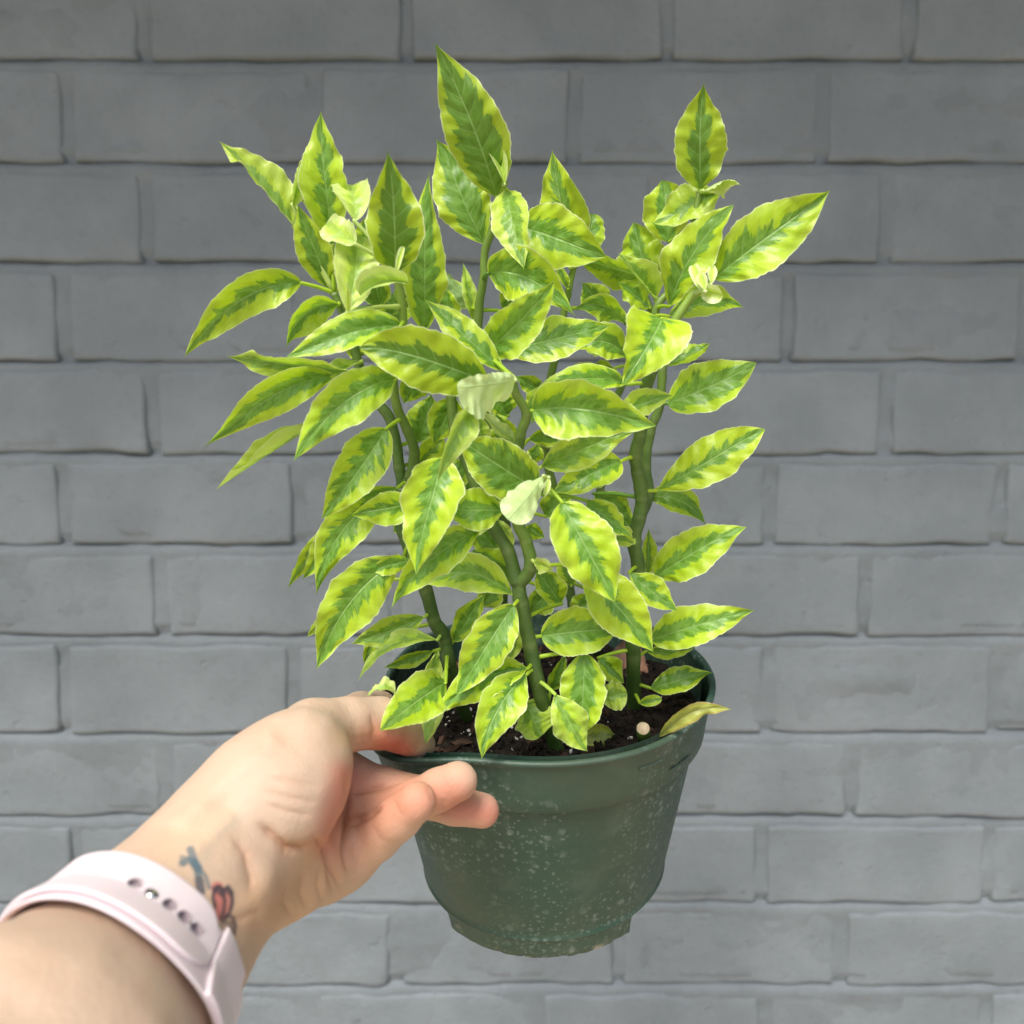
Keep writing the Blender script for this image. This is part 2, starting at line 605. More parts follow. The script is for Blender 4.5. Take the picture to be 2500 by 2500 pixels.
# moulded mark on the rim band
for a0, a1, h in ((-62, -53, .0088), (-49, -38, .0165)):
    vv, ff = [], []
    for j, a in enumerate(np.radians(np.linspace(a0, a1, 9))):
        for rr, hh in ((.0783, h), (.0786, h + .0003), (.0786, h + .0009), (.0781, h + .0013)):
            vv.append(pot_pt(rr - .09 * (h - .009), a, hh))
    mesh_obj('moulded_line', vv, grid_faces(9, 4), M_POT, pot, attrs={'dirt': ('FLOAT', np.zeros(len(vv)))})

# ------------------------------------------------------------------ soil
SOIL_H = .017


def soil_pt(r, a, up=0.0):
    h = SOIL_H + .004 * float(vnoise(r * 60 * math.cos(a), r * 60 * math.sin(a), 5)) + .0016 * float(vnoise(r * 260 * math.cos(a), r * 260 * math.sin(a), 1))
    return pot_pt(r, a, h - up)


vv, nr = [], 40
for k in range(nr):
    r = .0008 + (.0735 - .0008) * k / (nr - 1)
    for j in range(120):
        vv.append(soil_pt(r, 2 * math.pi * j / 120))
soil = mesh_obj('potting_soil', vv, grid_faces(nr, 120, wrap=True), M_SOIL)
tag(soil, 'dark crumbly potting soil filling the green pot', 'soil', kind='stuff')


def scatter(name, mat, n, smin, smax, flat, seed):
    rg = random.Random(seed)
    vv, ff = [], []
    for _ in range(n):
        a, r = rg.uniform(0, 2 * math.pi), .0705 * math.sqrt(rg.random())
        c = soil_pt(r, a, .0006)
        s = rg.uniform(smin, smax)
        M = np.linalg.qr(np.array([[rg.gauss(0, 1) for _ in range(3)] for _ in range(3)]))[0]
        dims = np.array([s, s * rg.uniform(.4, .8), s * flat * rg.uniform(.6, 1.3)])
        n0 = len(vv)
        for q in ((1, 0, 0), (-1, 0, 0), (0, 1, 0), (0, -1, 0), (0, 0, 1), (0, 0, -1), (.6, .6, .5), (-.6, -.6, .5)):
            vv.append(c + M @ (np.array(q) * dims * rg.uniform(.75, 1.2)))
        ff += [tuple(n0 + i for i in t) for t in ((0, 2, 4), (2, 1, 4), (1, 3, 4), (3, 0, 4), (2, 0, 5), (1, 2, 5), (3, 1, 5), (0, 3, 5), (0, 6, 2), (0, 4, 6), (2, 6, 4), (1, 7, 3), (1, 4, 7), (3, 7, 4))]
    o = mesh_obj(name, vv, ff, mat, soil, smooth=False)
    o['kind'] = 'stuff'


scatter('soil_crumbs', M_SOIL, 1500, .0006, .0026, .7, 1)
scatter('bark_chips', M_BARK, 190, .0012, .0055, .35, 2)
scatter('perlite_grains', M_PERL, 170, .0004, .0013, .8, 3)

# ------------------------------------------------------------------ the plant: stems
_h = np.linspace(-.09, .36, 60)
_ax = np.array([proj(RC + PN * h) for h in _h])
_o = np.argsort(_ax[:, 1])


def axis_d(py):
    return float(np.interp(py, _ax[_o, 1], _ax[_o, 2]))


def Q(px, py, off):
    """point at a pixel, off millimetres behind (+) or before (-) the upright middle plane of the plant"""
    return P(px, py, axis_d(py) + off / 1000)


def soil_hit(px, py):
    dr = P(px, py, 1) - CAM
    c = RC - PN * SOIL_H
    return CAM + dr * (((c - CAM) @ PN) / (dr @ PN))


plant = empty('potted_plant', tuple(RC - PN * SOIL_H))
tag(plant, 'bushy plant with jagged lime and green variegated leaves and zigzag green stems', 'plant')

STEMS = []          # sampled centre points for hooking leaves on


def catmull(pts, n=8):
    pts = np.array(pts, float)
    p = np.vstack([2 * pts[0] - pts[1], pts, 2 * pts[-1] - pts[-2]])
    out = []
    for i in range(1, len(p) - 2):
        for t in np.linspace(0, 1, n, endpoint=False):
            a, b, c, d = p[i - 1], p[i], p[i + 1], p[i + 2]
            out.append(.5 * (2 * b + (c - a) * t + (2 * a - 5 * b + 4 * c - d) * t ** 2 + (3 * b - a - 3 * c + d) * t ** 3))
    out.append(pts[-1])
    return np.array(out)


def tube(path, rad, n=12):
    path = np.asarray(path)
    tg = np.gradient(path, axis=0)
    v = []
    up = np.array([.3, -.9, .2])
    for p, t, r in zip(path, tg, rad):
        t = unit(t)
        a = unit(np.cross(t, up))
        b = np.cross(t, a)
        for j in range(n):
            w_ = 2 * math.pi * j / n
            v.append(p + r * (a * math.cos(w_) + b * math.sin(w_)))
    f = grid_faces(len(path), n, wrap=True)
    v.append(path[0])
    v.append(path[-1])
    m = len(path) * n
    f += [(j, m, (j + 1) % n) for j in range(n)] + [(m - n + j, m - n + (j + 1) % n, m + 1) for j in range(n)]
    return np.array(v), f


def stem(pts, r0, r1, young0=0.0, young1=0.2, soil_base=False):
    """pts: (px, py, off); r in mm"""
    w3 = [Q(*p) for p in pts]
    if soil_base:
        s = soil_hit(pts[0][0], pts[0][1])
        w3[0] = s - PN * .004
    path = catmull(w3, 9)
    m = len(path)          # nine samples from node to node
    u = np.linspace(0, 1, m)
    ph_ = np.arange(m) / 9
    nodes = .05 * np.clip(np.cos(ph_ * 2 * math.pi), 0, 1) ** 6 + .05 * vnoise(ph_ * 2.3, len(STEMS) * 3.7)
    scar = np.clip(np.cos(ph_ * 2 * math.pi), 0, 1) ** 10
    rad = .70 * (r0 + (r1 - r0) * u) / 1000 * (1 + nodes)
    v, f = tube(path, rad)
    yg = np.repeat(young0 + (young1 - young0) * u, 12)
    yg = np.append(yg, [young0, young1])
    STEMS.append(path)
    v[:, 0] += .00025 * vnoise(v[:, 0] * 300, v[:, 1] * 300, v[:, 2] * 300)
    return mesh_obj('stem', v, f, M_STEM, plant, attrs={'young': ('FLOAT', yg), 'scar': ('FLOAT', np.append(np.repeat(scar, 12), [0, 0]))})


stem([(1368, 1838, -60), (1318, 1690, -58), (1293, 1570, -57), (1272, 1470, -56), (1264, 1420, -55)], 4.3, 4.0, 0, .05, True)
stem([(1264, 1425, -55), (1240, 1345, -52), (1195, 1270, -48), (1155, 1165, -44), (1110, 1050, -38), (1100, 960, -36)], 4.0, 2.6, 0, .3)
stem([(1262, 1430, -55), (1296, 1385, -56), (1284, 1320, -55), (1265, 1270, -55), (1300, 1215, -56), (1335, 1170, -58)], 3.8, 2.6, .05, .5)
stem([(1310, 1205, -50), (1268, 1120, -52), (1272, 1060, -54), (1285, 1010, -56), (1258, 960, -58), (1250, 920, -60)], 3.3, 2.0, .1, .45)
stem([(1140, 1745, -30), (1100, 1640, -32), (1085, 1560, -33), (1058, 1510, -34), (1040, 1440, -34), (1000, 1340, -33), (980, 1270, -32), (982, 1190, -31)], 4.4, 3.8, 0, .0, True)
stem([(982, 1195, -31), (975, 1140, -30), (955, 1030, -28), (925, 985, -27), (880, 900, -26), (845, 785, -26), (815, 715, -26)], 3.4, 2.2, 0, .25)
stem([(984, 1195, -31), (1003, 1160, -33), (1012, 1105, -34), (992, 1045, -36), (968, 990, -38), (960, 900, -40), (985, 800, -42), (972, 690, -44), (962, 655, -45)], 3.4, 1.9, 0, .75)
stem([(1548, 1740, -25), (1546, 1600, -27), (1545, 1500, -28), (1558, 1390, -28), (1548, 1320, -28), (1562, 1260, -28), (1566, 1215, -28), (1556, 1150, -29), (1551, 1110, -30),
      (1563, 1060, -31), (1572, 975, -32), (1590, 908, -34), (1622, 850, -36)], 4.6, 3.2, 0, .15, True)
stem([(1620, 855, -36), (1640, 800, -36), (1660, 765, -36), (1690, 722, -36), (1722, 700, -36)], 3.0, 2.1, .3, .9)
stem([(1560, 1275, -22), (1584, 1210, -18), (1577, 1140, -16), (1588, 1055, -15), (1612, 985, -14), (1618, 900, -13), (1632, 860, -12), (1600, 790, -10), (1610, 740, -10), (1650, 690, -8), (1690, 560, -6), (1708, 470, -5)], 3.2, 1.8, 0, .5)
stem([(1230, 1700, 5), (1225, 1500, 5), (1235, 1300, 4), (1200, 1150, 2), (1195, 1050, 0), (1170, 900, 2), (1168, 770, 2), (1181, 680, 0), (1185, 610, 0), (1215, 530, -2), (1222, 480, -4), (1234, 440, -5)], 3.8, 1.8, 0, .55, True)
stem([(1408, 1640, 14), (1402, 1520, 14), (1388, 1420, 14), (1365, 1250, 14), (1330, 1090, 14), (1340, 950, 14), (1356, 870, 14), (1375, 770, 14), (1390, 700, 13), (1405, 640, 12)], 3.6, 1.9, 0, .65, True)
stem([(1455, 1600, 24), (1452, 1400, 24), (1467, 1180, 24), (1490, 1020, 24), (1545, 880, 22), (1590, 780, 20), (1560, 690, 20)], 3.4, 2.0, 0, .4, True)

# pruned stub with its pale cut face
s0 = soil_hit(1572, 1800)
s1 = s0 + PN * .007 + np.array([-.0015, -.007, 0])
path = np.array([s0 - PN * .004, s0 * .6 + s1 * .4, s1])
v, f = tube(path, [.0029, .0029, .0028], 16)
stub = mesh_obj('stem_stub', v, f, M_STEM, plant, attrs={'young': ('FLOAT', np.full(len(v), .08))})
tv = unit(s1 - path[1])
a_ = unit(np.cross(tv, Xv))
b_ = np.cross(tv, a_)
vv = [s1 + tv * .0009] + [s1 + tv * (.0006 if k else .0) + (.0019 if k else .0027) * (a_ * math.cos(x) + b_ * math.sin(x)) for k in (1, 0) for x in np.linspace(0, 2 * math.pi, 20, endpoint=False)]
ff = [(0, 1 + j, 1 + (j + 1) % 20) for j in range(20)] + [(1 + j, 21 + j, 21 + (j + 1) % 20, 1 + (j + 1) % 20) for j in range(20)]
mesh_obj('cut_face', vv, ff, M_CUT, stub)

# ------------------------------------------------------------------ the plant: leaves
ALLST = np.concatenate(STEMS)
LEAF_N = [0]


def leaf(b, t, w, zb, zt, roll=0, fold=16, arch=.06, g=.44, pale=0.0, ol=0.0, mid=None, twist=0, asym=0.0, sh=(1.02, 1.34),
         ruf=1.0, dry=0.0, cup=.0, hook=True, parent=None, name='leaf', mat=None, nt=42, ns=17):
    """b, t: base and tip pixels; w: width in pixels; zb, zt: depth (mm) against the middle plane; roll, fold in degrees"""
    LEAF_N[0] += 1
    k = LEAF_N[0]
    rg = np.random.default_rng(100 + k)
    B, T = Q(b[0], b[1], zb), Q(t[0], t[1], zt)
    L = np.linalg.norm(T - B)
    V = unit(CAM - (B + T) / 2)
    dm = ((B + T) / 2 - CAM) @ Fv
    hw = 1.02 * w * dm / FPX / 2 / max(.38, abs(math.cos(math.radians(roll)))) / max(.6, math.cos(math.radians(fold)))
    A = unit(T - B)
    N0 = unit(V - A * (V @ A))
    C = (B + T) / 2 + N0 * arch * 2 * L
    if mid:
        C = C + (Q(mid[0], mid[1], (zb + zt) / 2) - (B + T) / 2) * 2
    C = C + np.cross(A, N0) * L * rg.uniform(-.04, .04)
    twist = twist or rg.uniform(-26, 26)
    ts = np.linspace(0, 1, nt)
    ts = ts - .035 * np.sin(2 * np.pi * ts)
    M = ((1 - ts) ** 2)[:, None] * B + (2 * ts * (1 - ts))[:, None] * C + (ts ** 2)[:, None] * T
    M = M + np.cross(A, N0) * L * ((ts ** 3 * (1 - ts) * 4)[:, None]) * rg.uniform(-.05, .05) - N0 * L * ((ts ** 4)[:, None] - (ts ** 6)[:, None]) * rg.uniform(-.05, .25)
    tg = np.gradient(M, axis=0)
    p, q = sh[0] * rg.uniform(.92, 1.08), sh[1] * rg.uniform(.92, 1.08)
    pk = p / (p + q)
    prof = ts ** p * (1 - ts) ** q / (pk ** p * (1 - pk) ** q)
    prof = np.maximum(prof, .012)
    ss = np.linspace(-1, 1, ns)
    ss = np.sign(ss) * np.abs(ss) ** .9
    fr = rg.uniform(6.0, 8.5, 2)
    ph = rg.uniform(0, 6.28, 4)
    amp = .055 * ruf * rg.uniform(.6, 1.3)
    fold = fold * rg.uniform(.9, 2.0)
    f_l = math.radians(fold) * rg.uniform(.7, 1.25)
    f_r = math.radians(fold) * rg.uniform(.7, 1.25)
    verts = np.zeros((nt, ns, 3))
    NZ = np.array([[vnoise(ts * m_, e_ * 5 + k * 1.7, z_) for e_ in (0, 1)] for m_, z_ in ((5, 2), (11, 1), (24, 5), (3.2, 7), (7.5, 9), (4, 3))])
    SURF = vnoise(ts[:, None] * 6, ss[None, :] * 2.2, k * 3.3)
    for i in range(nt):
        ti = unit(tg[i])
        vi = unit(CAM - M[i])
        n0 = unit(vi - ti * (vi @ ti))
        ra = math.radians(roll + twist * (ts[i] - .4))
        n1 = n0 * math.cos(ra) + np.cross(ti, n0) * math.sin(ra)
        s1 = np.cross(ti, n1)
        fade = min(1, 6 * ts[i]) * min(1, 5 * (1 - ts[i]))
        T_ = ts[i]
        sd = (ss >= 0).astype(int)
        sg = np.where(sd, 1, -1)
        a = np.abs(ss)
        sc2, zr2 = [], []
        for e_ in (0, 1):
            sc2.append((.016 if L > .025 else .010) * math.sin(fr[e_] * 17 * T_ + ph[e_] + 2.5 * NZ[0, e_, i]) + .075 * NZ[1, e_, i] + .03 * NZ[2, e_, i])
            zr2.append(.30 * NZ[3, e_, i] + .24 * NZ[4, e_, i] + .6 * amp * math.sin(fr[e_] * 6.6 * T_ + ph[e_] + 3 * NZ[5, e_, i]))
        sc2, zr2 = np.array(sc2)[sd], np.array(zr2)[sd]
        hwj = hw * prof[i] * (1 + asym * sg)
        sc = 1 + fade * a ** 3 * ruf * sc2
        fo = np.where(sd, f_r, f_l) * (1 - .25 * T_)
        x = a * hwj * sc * np.cos(fo) * sg
        z = a * hwj * np.sin(fo) + cup * hw * a * a * prof[i] + fade * a * a * hw * ruf * zr2
        z = z + .03 * hw * fade * (1 - a) * a * 2 * math.sin(T_ * 38 + ph[0]) + fade * hw * .10 * a * SURF[i]
        verts[i] = M[i] + x[:, None] * s1 + z[:, None] * n1
    lc = np.zeros((nt, ns, 3))
    lc[..., 0] = ts[:, None]
    lc[..., 1] = ss[None, :]
    lc[..., 2] = ts[:, None] * L * 100 - np.abs(ss)[None, :] * hw * 100 * .75
    v = verts.reshape(-1, 3)
    lv = lc.reshape(-1, 3)
    f = grid_faces(nt, ns)
    if hook:
        dd = np.linalg.norm(ALLST - B, axis=1) + 0.15 * np.abs((ALLST - B) @ PN)
        S = ALLST[int(np.argmin(dd))]
        ln = np.linalg.norm(S - B)
        if ln < .06:
            t0 = unit(tg[0])
            B1 = M[1]
            pts = [S, S * .5 + B * .5 + np.array([0, 0, .03 * ln]), B, B1]
            path = catmull(pts, 4)
            rd = np.interp(np.linspace(0, 1, len(path)), [0, .12, .7, 1], [.0011, .00085, .0007, .0003])
            pv, pf = tube(path, rd, 7)
            n0 = len(v)
            v = np.concatenate([v, pv])
            f = f + [tuple(n0 + i for i in q_) for q_ in pf]
            la = np.zeros((len(pv), 3))
            la[:, 0] = .3
            la[:, 1] = .70
            lv = np.concatenate([lv, la])
    o = mesh_obj(name, v, f, mat or M_LEAF, None if parent is False else plant, attrs={'lc': ('FLOAT_VECTOR', lv)})
    o['seed'] = float(rg.uniform(0, 1) + k * .37)
    o['green'] = float(g + .04 + rg.uniform(-.14, .12))
    o['pale'] = float(pale)
    o['olive'] = float(np.clip(ol + rg.uniform(-.05, .12), 0, 1))
    o['dry'] = float(dry)
    return o


Lf = leaf
# --- upper left cluster
Lf((719, 557), (535, 344), 72, -26, -30, roll=52, fold=34, g=.30, pale=.15, ol=.3, arch=.02)
Lf((715, 503), (739, 398), 54, -28, -26, roll=15, fold=35, pale=.55, g=.3, cup=.3, ruf=.4, sh=(0.67, 0.85))
Lf((812, 600), (784, 273), 112, -28, -32, roll=-8, fold=14, g=.42)
Lf((785, 535), (768, 335), 112, -12, -10, roll=-12, fold=10, g=.46)
Lf((804, 706), (728, 499), 84, -24, -30, roll=-18, fold=16, g=.50, ol=.25)
Lf((866, 540), (860, 452), 88, -46, -32, roll=0, fold=10, pale=.5, g=.3, cup=.35, ruf=.5, sh=(0.62, 0.35))
Lf((868, 596), (795, 548), 70, -50, -40, roll=20, fold=20, pale=.6, g=.35, sh=(0.56, 0.60))
Lf((850, 762), (880, 575), 106, -58, -38, roll=-4, fold=22, pale=.35, g=.30, sh=(0.78, 0.60))
Lf((850, 765), (849, 695), 18, -58, -62, roll=0, fold=30, pale=.6, g=.2, hook=False)
Lf((965, 670), (945, 367), 138, -50, -58, roll=5, fold=10, g=.50, ol=.75)
Lf((967, 668), (985, 602), 19, -60, -54, hook=False, roll=0, fold=40, pale=1, ruf=.2, sh=(0.45, 0.50))
Lf((996, 692), (880, 722), 78, -58, -64, roll=18, fold=34, pale=.45, g=.2, hook=False, ruf=.6, sh=(0.67, 0.45), mid=(935, 690))
Lf((1035, 812), (1048, 421), 108, -32, -36, roll=12, fold=12, g=.46, mid=(1046, 640))
Lf((737, 691), (451, 870), 92, -30, -40, roll=-10, fold=12, arch=.08, g=.42, mid=(590, 735), sh=(0.69, 1.04))
# --- top centre
Lf((1212, 482), (1062, 106), 150, -8, -22, roll=-6, fold=12, g=.50, ol=.40, mid=(1150, 305))
Lf((1183, 596), (1064, 340), 132, 4, 8, roll=8, fold=8, g=.48)
Lf((1232, 450), (1215, 378), 58, -18, -10, fold=30, pale=.65, g=.3, cup=.3, ruf=.3, sh=(0.50, 0.60))
Lf((1237, 462), (1279, 657), 92, -14, -34, roll=12, fold=16, g=.40, pale=.1)
Lf((1272, 556), (1478, 626), 148, -6, -16, roll=-8, fold=10, g=.40, sh=(0.67, 0.98), mid=(1360, 575))
Lf((1392, 655), (1348, 367), 122, 10, 8, roll=-10, fold=12, g=.42, ol=.25)
Lf((1422, 640), (1448, 522), 66, 10, 12, roll=25, fold=14, g=.34, sh=(0.67, 0.45))
Lf((1386, 705), (1356, 640), 26, 10, 8, roll=30, g=.4)
Lf((1192, 668), (1404, 770), 128, -22, -34, roll=0, fold=12, g=.52, mid=(1290, 680))
Lf((1184, 866), (1354, 683), 112, -44, -54, roll=8, fold=14, g=.44, sh=(0.78, 1.16))
Lf((1155, 784), (1130, 640), 36, 6, 8, roll=20, g=.30, pale=.2)
Lf((1152, 752), (1086, 662), 66, 6, 4, roll=-160, g=.5, ol=.2)
# --- right cluster
Lf((1710, 464), (1719, 204), 132, -6, -14, roll=6, fold=12, g=.36, ol=.45)
Lf((1718, 466), (1809, 452), 36, -10, -10, roll=55, fold=30, pale=.6, g=.2, mid=(1770, 440))
Lf((1634, 590), (1617, 440), 116, 14, 16, roll=10, fold=8, g=.46, sh=(0.67, 0.85))
Lf((1750, 472), (1597, 545), 80, -4, -2, roll=38, fold=14, g=.25, pale=.1, ol=.15, sh=(0.50, 0.85))
Lf((1634, 748), (1791, 500), 104, -22, -34, roll=-30, fold=22, g=.44, ol=.25, sh=(0.95, 0.98), mid=(1690, 620))
Lf((1742, 682), (2025, 466), 152, -32, -40, roll=-6, fold=10, g=.36, sh=(0.81, 1.16))
Lf((1710, 706), (1692, 648), 30, -44, -36, fold=30, pale=1, ruf=.2, sh=(0.45, 0.40))
Lf((1736, 695), (1737, 640), 24, -40, -34, fold=30, pale=1, ruf=.2)
Lf((1716, 708), (1766, 720), 44, -44, -50, roll=20, fold=24, pale=.95, ruf=.5, sh=(0.56, 0.40))
Lf((1722, 712), (1712, 664), 30, -50, -42, fold=30, pale=.9, ruf=.2)
Lf((1580, 700), (1547, 543), 124, 24, 26, roll=-8, fold=8, g=.40, sh=(0.67, 0.98))
Lf((1616, 690), (1424, 634), 62, 12, 6, roll=-48, fold=14, g=.32, ol=.2, sh=(0.56, 0.55))
Lf((1600, 735), (1509, 617), 60, 0, -6, roll=46, fold=40, g=.30, pale=.15)
Lf((1587, 752), (1505, 688), 62, 6, 4, roll=30, g=.42)
Lf((1632, 772), (1816, 752), 64, -20, -14, roll=-34, fold=16, g=.44, mid=(1720, 740))
Lf((1616, 778), (1520, 940), 164, -40, -62, roll=-4, fold=10, g=.42, sh=(0.40, 1.04), arch=.08)
Lf((1528, 790), (1400, 755), 66, 0, -10, roll=-25, fold=14, g=.5, mid=(1470, 745))
Lf((1222, 854), (1490, 795), 104, -30, -24, roll=-14, fold=12, g=.60, ol=.2)
Lf((1530, 872), (1384, 858), 84, -4, -10, roll=20, fold=14, g=.52, ol=.25, mid=(1465, 835))
Lf((1354, 930), (1466, 884), 46, 8, 4, roll=35, g=.4, ol=.3)
Lf((1630, 985), (1846, 885), 118, -20, -28, roll=-10, fold=10, g=.38, sh=(0.62, 0.98))
Lf((1626, 892), (1734, 838), 56, -6, -4, roll=-30, g=.44)
Lf((1515, 1005), (1643, 966), 66, -42, -50, roll=-16, fold=16, g=.30, pale=.1)
Lf((1300, 1003), (1601, 1040), 142, -56, -66, roll=6, fold=10, g=.42, sh=(0.62, 1.04), mid=(1440, 1005))
Lf((1532, 938), (1284, 990), 72, -34, -48, roll=22, fold=18, g=.46, mid=(1405, 930))
Lf((1322, 1140), (1556, 1052), 92, -48, -56, roll=8, fold=12, g=.44, pale=.1)
Lf((1516, 1126), (1352, 1200), 88, -36, -48, roll=10, fold=12, g=.46, sh=(0.67, 0.85))
Lf((1604, 1198), (1868, 1048), 112, -26, -34, roll=-6, fold=10, g=.34, sh=(1.01, 1.04))
Lf((1578, 1214), (1724, 1282), 66, -14, -18, roll=-28, fold=16, g=.44, ol=.4, mid=(1660, 1225))
Lf((1597, 1408), (1822, 1287), 108, -26, -36, roll=-6, fold=10, g=.34, sh=(0.78, 1.04))
Lf((1590, 1562), (1841, 1490), 104, -30, -40, roll=-10, fold=10, g=.34, sh=(0.69, 1.10))
Lf((1577, 1590), (1707, 1575), 40, -18, -16, roll=35, g=.4)
Lf((1536, 1398), (1654, 1492), 72, -36, -44, roll=-12, fold=14, g=.38)
# --- centre front
Lf((1372, 1226), (1501, 1470), 146, -64, -80, roll=-10, fold=16, g=.38, sh=(0.67, 1.04))
Lf((1425, 1380), (1595, 1592), 126, -52, -68, roll=-4, fold=14, g=.42)
Lf((1321, 1553), (1510, 1535), 122, -56, -54, roll=4, fold=14, g=.46, sh=(0.67, 0.85))
Lf((1432, 1222), (1542, 1312), 70, -40, -44, roll=-10, fold=20, g=.40)
Lf((1450, 1205), (1550, 1300), 84, -16, -16, roll=-20, g=.5, ol=.2)
Lf((1548, 1326), (1450, 1290), 52, -34, -40, roll=22, fold=24, g=.34, pale=.15)
Lf((1580, 1406), (1582, 1290), 44, -14, -12, roll=20, g=.3, ol=.5)
Lf((1327, 1162), (1240, 1268), 82, -68, -84, roll=174, fold=14, pale=.65, g=.3, ruf=1.2, sh=(0.95, 0.42))
Lf((1340, 1166), (1330, 1216), 15, -66, -70, fold=40, pale=.8, ruf=.2)
Lf((1308, 1194), (1124, 1074), 136, -58, -62, roll=-8, fold=14, g=.46, ol=.35, sh=(0.67, 0.92))
Lf((1082, 1118), (1016, 1402), 138, -62, -80, roll=4, fold=12, g=.42, sh=(0.69, 1.10))
Lf((1165, 984), (1068, 1178), 70, -66, -84, roll=-30, fold=30, g=.26, pale=.25, mid=(1108, 1060), hook=False)
Lf((1258, 928), (1116, 946), 104, -66, -76, roll=166, fold=8, pale=.8, g=.3, asym=.5, ruf=1.6, sh=(.40, .40), arch=.05)
Lf((1258, 1082), (1170, 995), 32, -50, -56, roll=150, fold=24, pale=.3, ol=.5)
Lf((1190, 934), (878, 850), 152, -58, -66, roll=-4, fold=12, g=.46, ol=.80, sh=(0.78, 0.85), mid=(1035, 885))
Lf((978, 796), (697, 873), 96, -52, -66, roll=14, fold=14, g=.38, sh=(0.69, 1.10), mid=(840, 815))
Lf((828, 742), (699, 848), 78, -38, -44, roll=-24, fold=26, g=.40, mid=(750, 770))
Lf((880, 908), (552, 869), 66, -40, -38, roll=-46, fold=30, g=.36, pale=.1, mid=(720, 892))
Lf((822, 918), (498, 1090), 98, -40, -52, roll=-8, fold=14, g=.42, mid=(660, 970))
Lf((884, 882), (633, 1030), 54, -32, -34, roll=46, fold=34, g=.26, pale=.2, ol=.3)
Lf((966, 926), (718, 1124), 120, -56, -72, roll=-4, fold=13, g=.46, sh=(0.81, 1.10), mid=(840, 985))
Lf((802, 1022), (527, 1195), 44, -36, -42, roll=50, fold=34, g=.30, pale=.15, ol=.3)
Lf((944, 1046), (786, 1266), 116, -46, -60, roll=4, fold=12, g=.40, sh=(0.65, 1.10))
Lf((972, 1190), (773, 1452), 106, -42, -56, roll=-6, fold=13, g=.44, mid=(850, 1290))
Lf((1025, 1222), (856, 1258), 78, -54, -62, roll=-14, fold=16, g=.34)
Lf((862, 1230), (737, 1415), 64, -30, -34, roll=-24, fold=14, g=.38)
Lf((820, 1270), (702, 1438), 50, -22, -24, roll=-24, fold=14, g=.36)
Lf((985, 1360), (773, 1634), 132, -52, -68, roll=-4, fold=12, g=.42, mid=(855, 1465))
Lf((850, 1440), (748, 1555), 46, -34, -36, roll=-40, fold=20, g=.30, pale=.15)
Lf((1000, 1368), (900, 1392), 48, -54, -58, roll=-10, fold=18, g=.34)
Lf((1174, 1290), (956, 1486), 100, -58, -72, roll=-4, fold=14, g=.42, mid=(1055, 1370))
Lf((1252, 1452), (1008, 1430), 104, -54, -48, roll=10, fold=16, g=.42, mid=(1130, 1400), pale=.08)
Lf((1232, 1248), (1078, 1240), 104, -58, -62, roll=4, fold=12, g=.44)
Lf((1192, 1292), (1080, 1305), 46, -44, -44, roll=30, fold=14, g=.2, pale=.5)
Lf((1256, 1476), (1114, 1696), 112, -62, -78, roll=-4, fold=14, g=.40, sh=(0.74, 0.98))
Lf((1036, 1506), (858, 1572), 76, -38, -46, roll=-10, fold=16, g=.44, pale=.1)
Lf((912, 1560), (890, 1622), 30, -32, -34, roll=-20, g=.3, ol=.4)
Lf((1068, 1562), (873, 1664), 40, -40, -52, roll=35, fold=24, g=.36, pale=.25, mid=(960, 1580))
Lf((1058, 1590), (936, 1630), 38, -36, -38, roll=-30, g=.5, ol=.2)
Lf((1107, 1566), (1186, 1448), 66, -22, -20, roll=-16, fold=16, g=.44)
Lf((1041, 1690), (1072, 1584), 50, -42, -44, roll=20, fold=18, g=.40, pale=.2)
Lf((1088, 1666), (928, 1783), 112, -64, -98, roll=-4, fold=13, g=.46, sh=(0.69, 1.04))
Lf((1068, 1700), (1040, 1818), 46, -60, -76, roll=16, fold=14, g=.44, pale=.25)
Lf((1288, 1632), (1058, 1748), 100, -64, -76, roll=2, fold=15, g=.42, mid=(1165, 1665))
Lf((1286, 1646), (1176, 1853), 102, -66, -93, roll=-6, fold=15, g=.40, mid=(1215, 1735))
Lf((1285, 1715), (1322, 1796), 100, -56, -64, roll=-20, fold=12, g=.36, pale=.15, sh=(0.67, 0.50))
Lf((1354, 1694), (1435, 1834), 88, -70, -78, roll=-6, fold=18, g=.26, pale=.15)
Lf((1426, 1592), (1421, 1796), 110, -56, -68, roll=4, fold=12, g=.42, sh=(0.74, 0.92))
Lf((1468, 1702), (1531, 1692), 68, -48, -50, roll=10, g=.34, pale=.2, sh=(0.56, 0.50))
Lf((1461, 1606), (1524, 1668), 60, -34, -36, roll=-10, g=.42, ol=.2)
Lf((1345, 1684), (1381, 1595), 48, -36, -34, roll=20, g=.42, ol=.1)
Lf((1588, 1680), (1741, 1642), 66, -26, -30, roll=-16, fold=14, g=.42, ol=.35)
Lf((1562, 1716), (1616, 1706), 27, -30, -32, roll=0, fold=14, g=.2, ol=.2, ruf=.3, sh=(0.67, 0.60))
Lf((1609, 1800), (1786, 1732), 44, -64, -70, roll=24, fold=26, g=.25, dry=.75, mid=(1690, 1738), hook=False)
Lf((1370, 1474), (1309, 1378), 72, -40, -38, roll=12, fold=16, g=.48, ol=.2)
Lf((1395, 1430), (1372, 1350), 58, -4, -2, roll=0, g=.55, ol=.2)
Lf((1273, 1490), (1242, 1622), 66, -38, -40, roll=10, g=.34, pale=.15)
Lf((966, 1694), (896, 1699), 22, -100, -104, roll=62, fold=20, g=.3, pale=.4, mid=(930, 1684), hook=False)
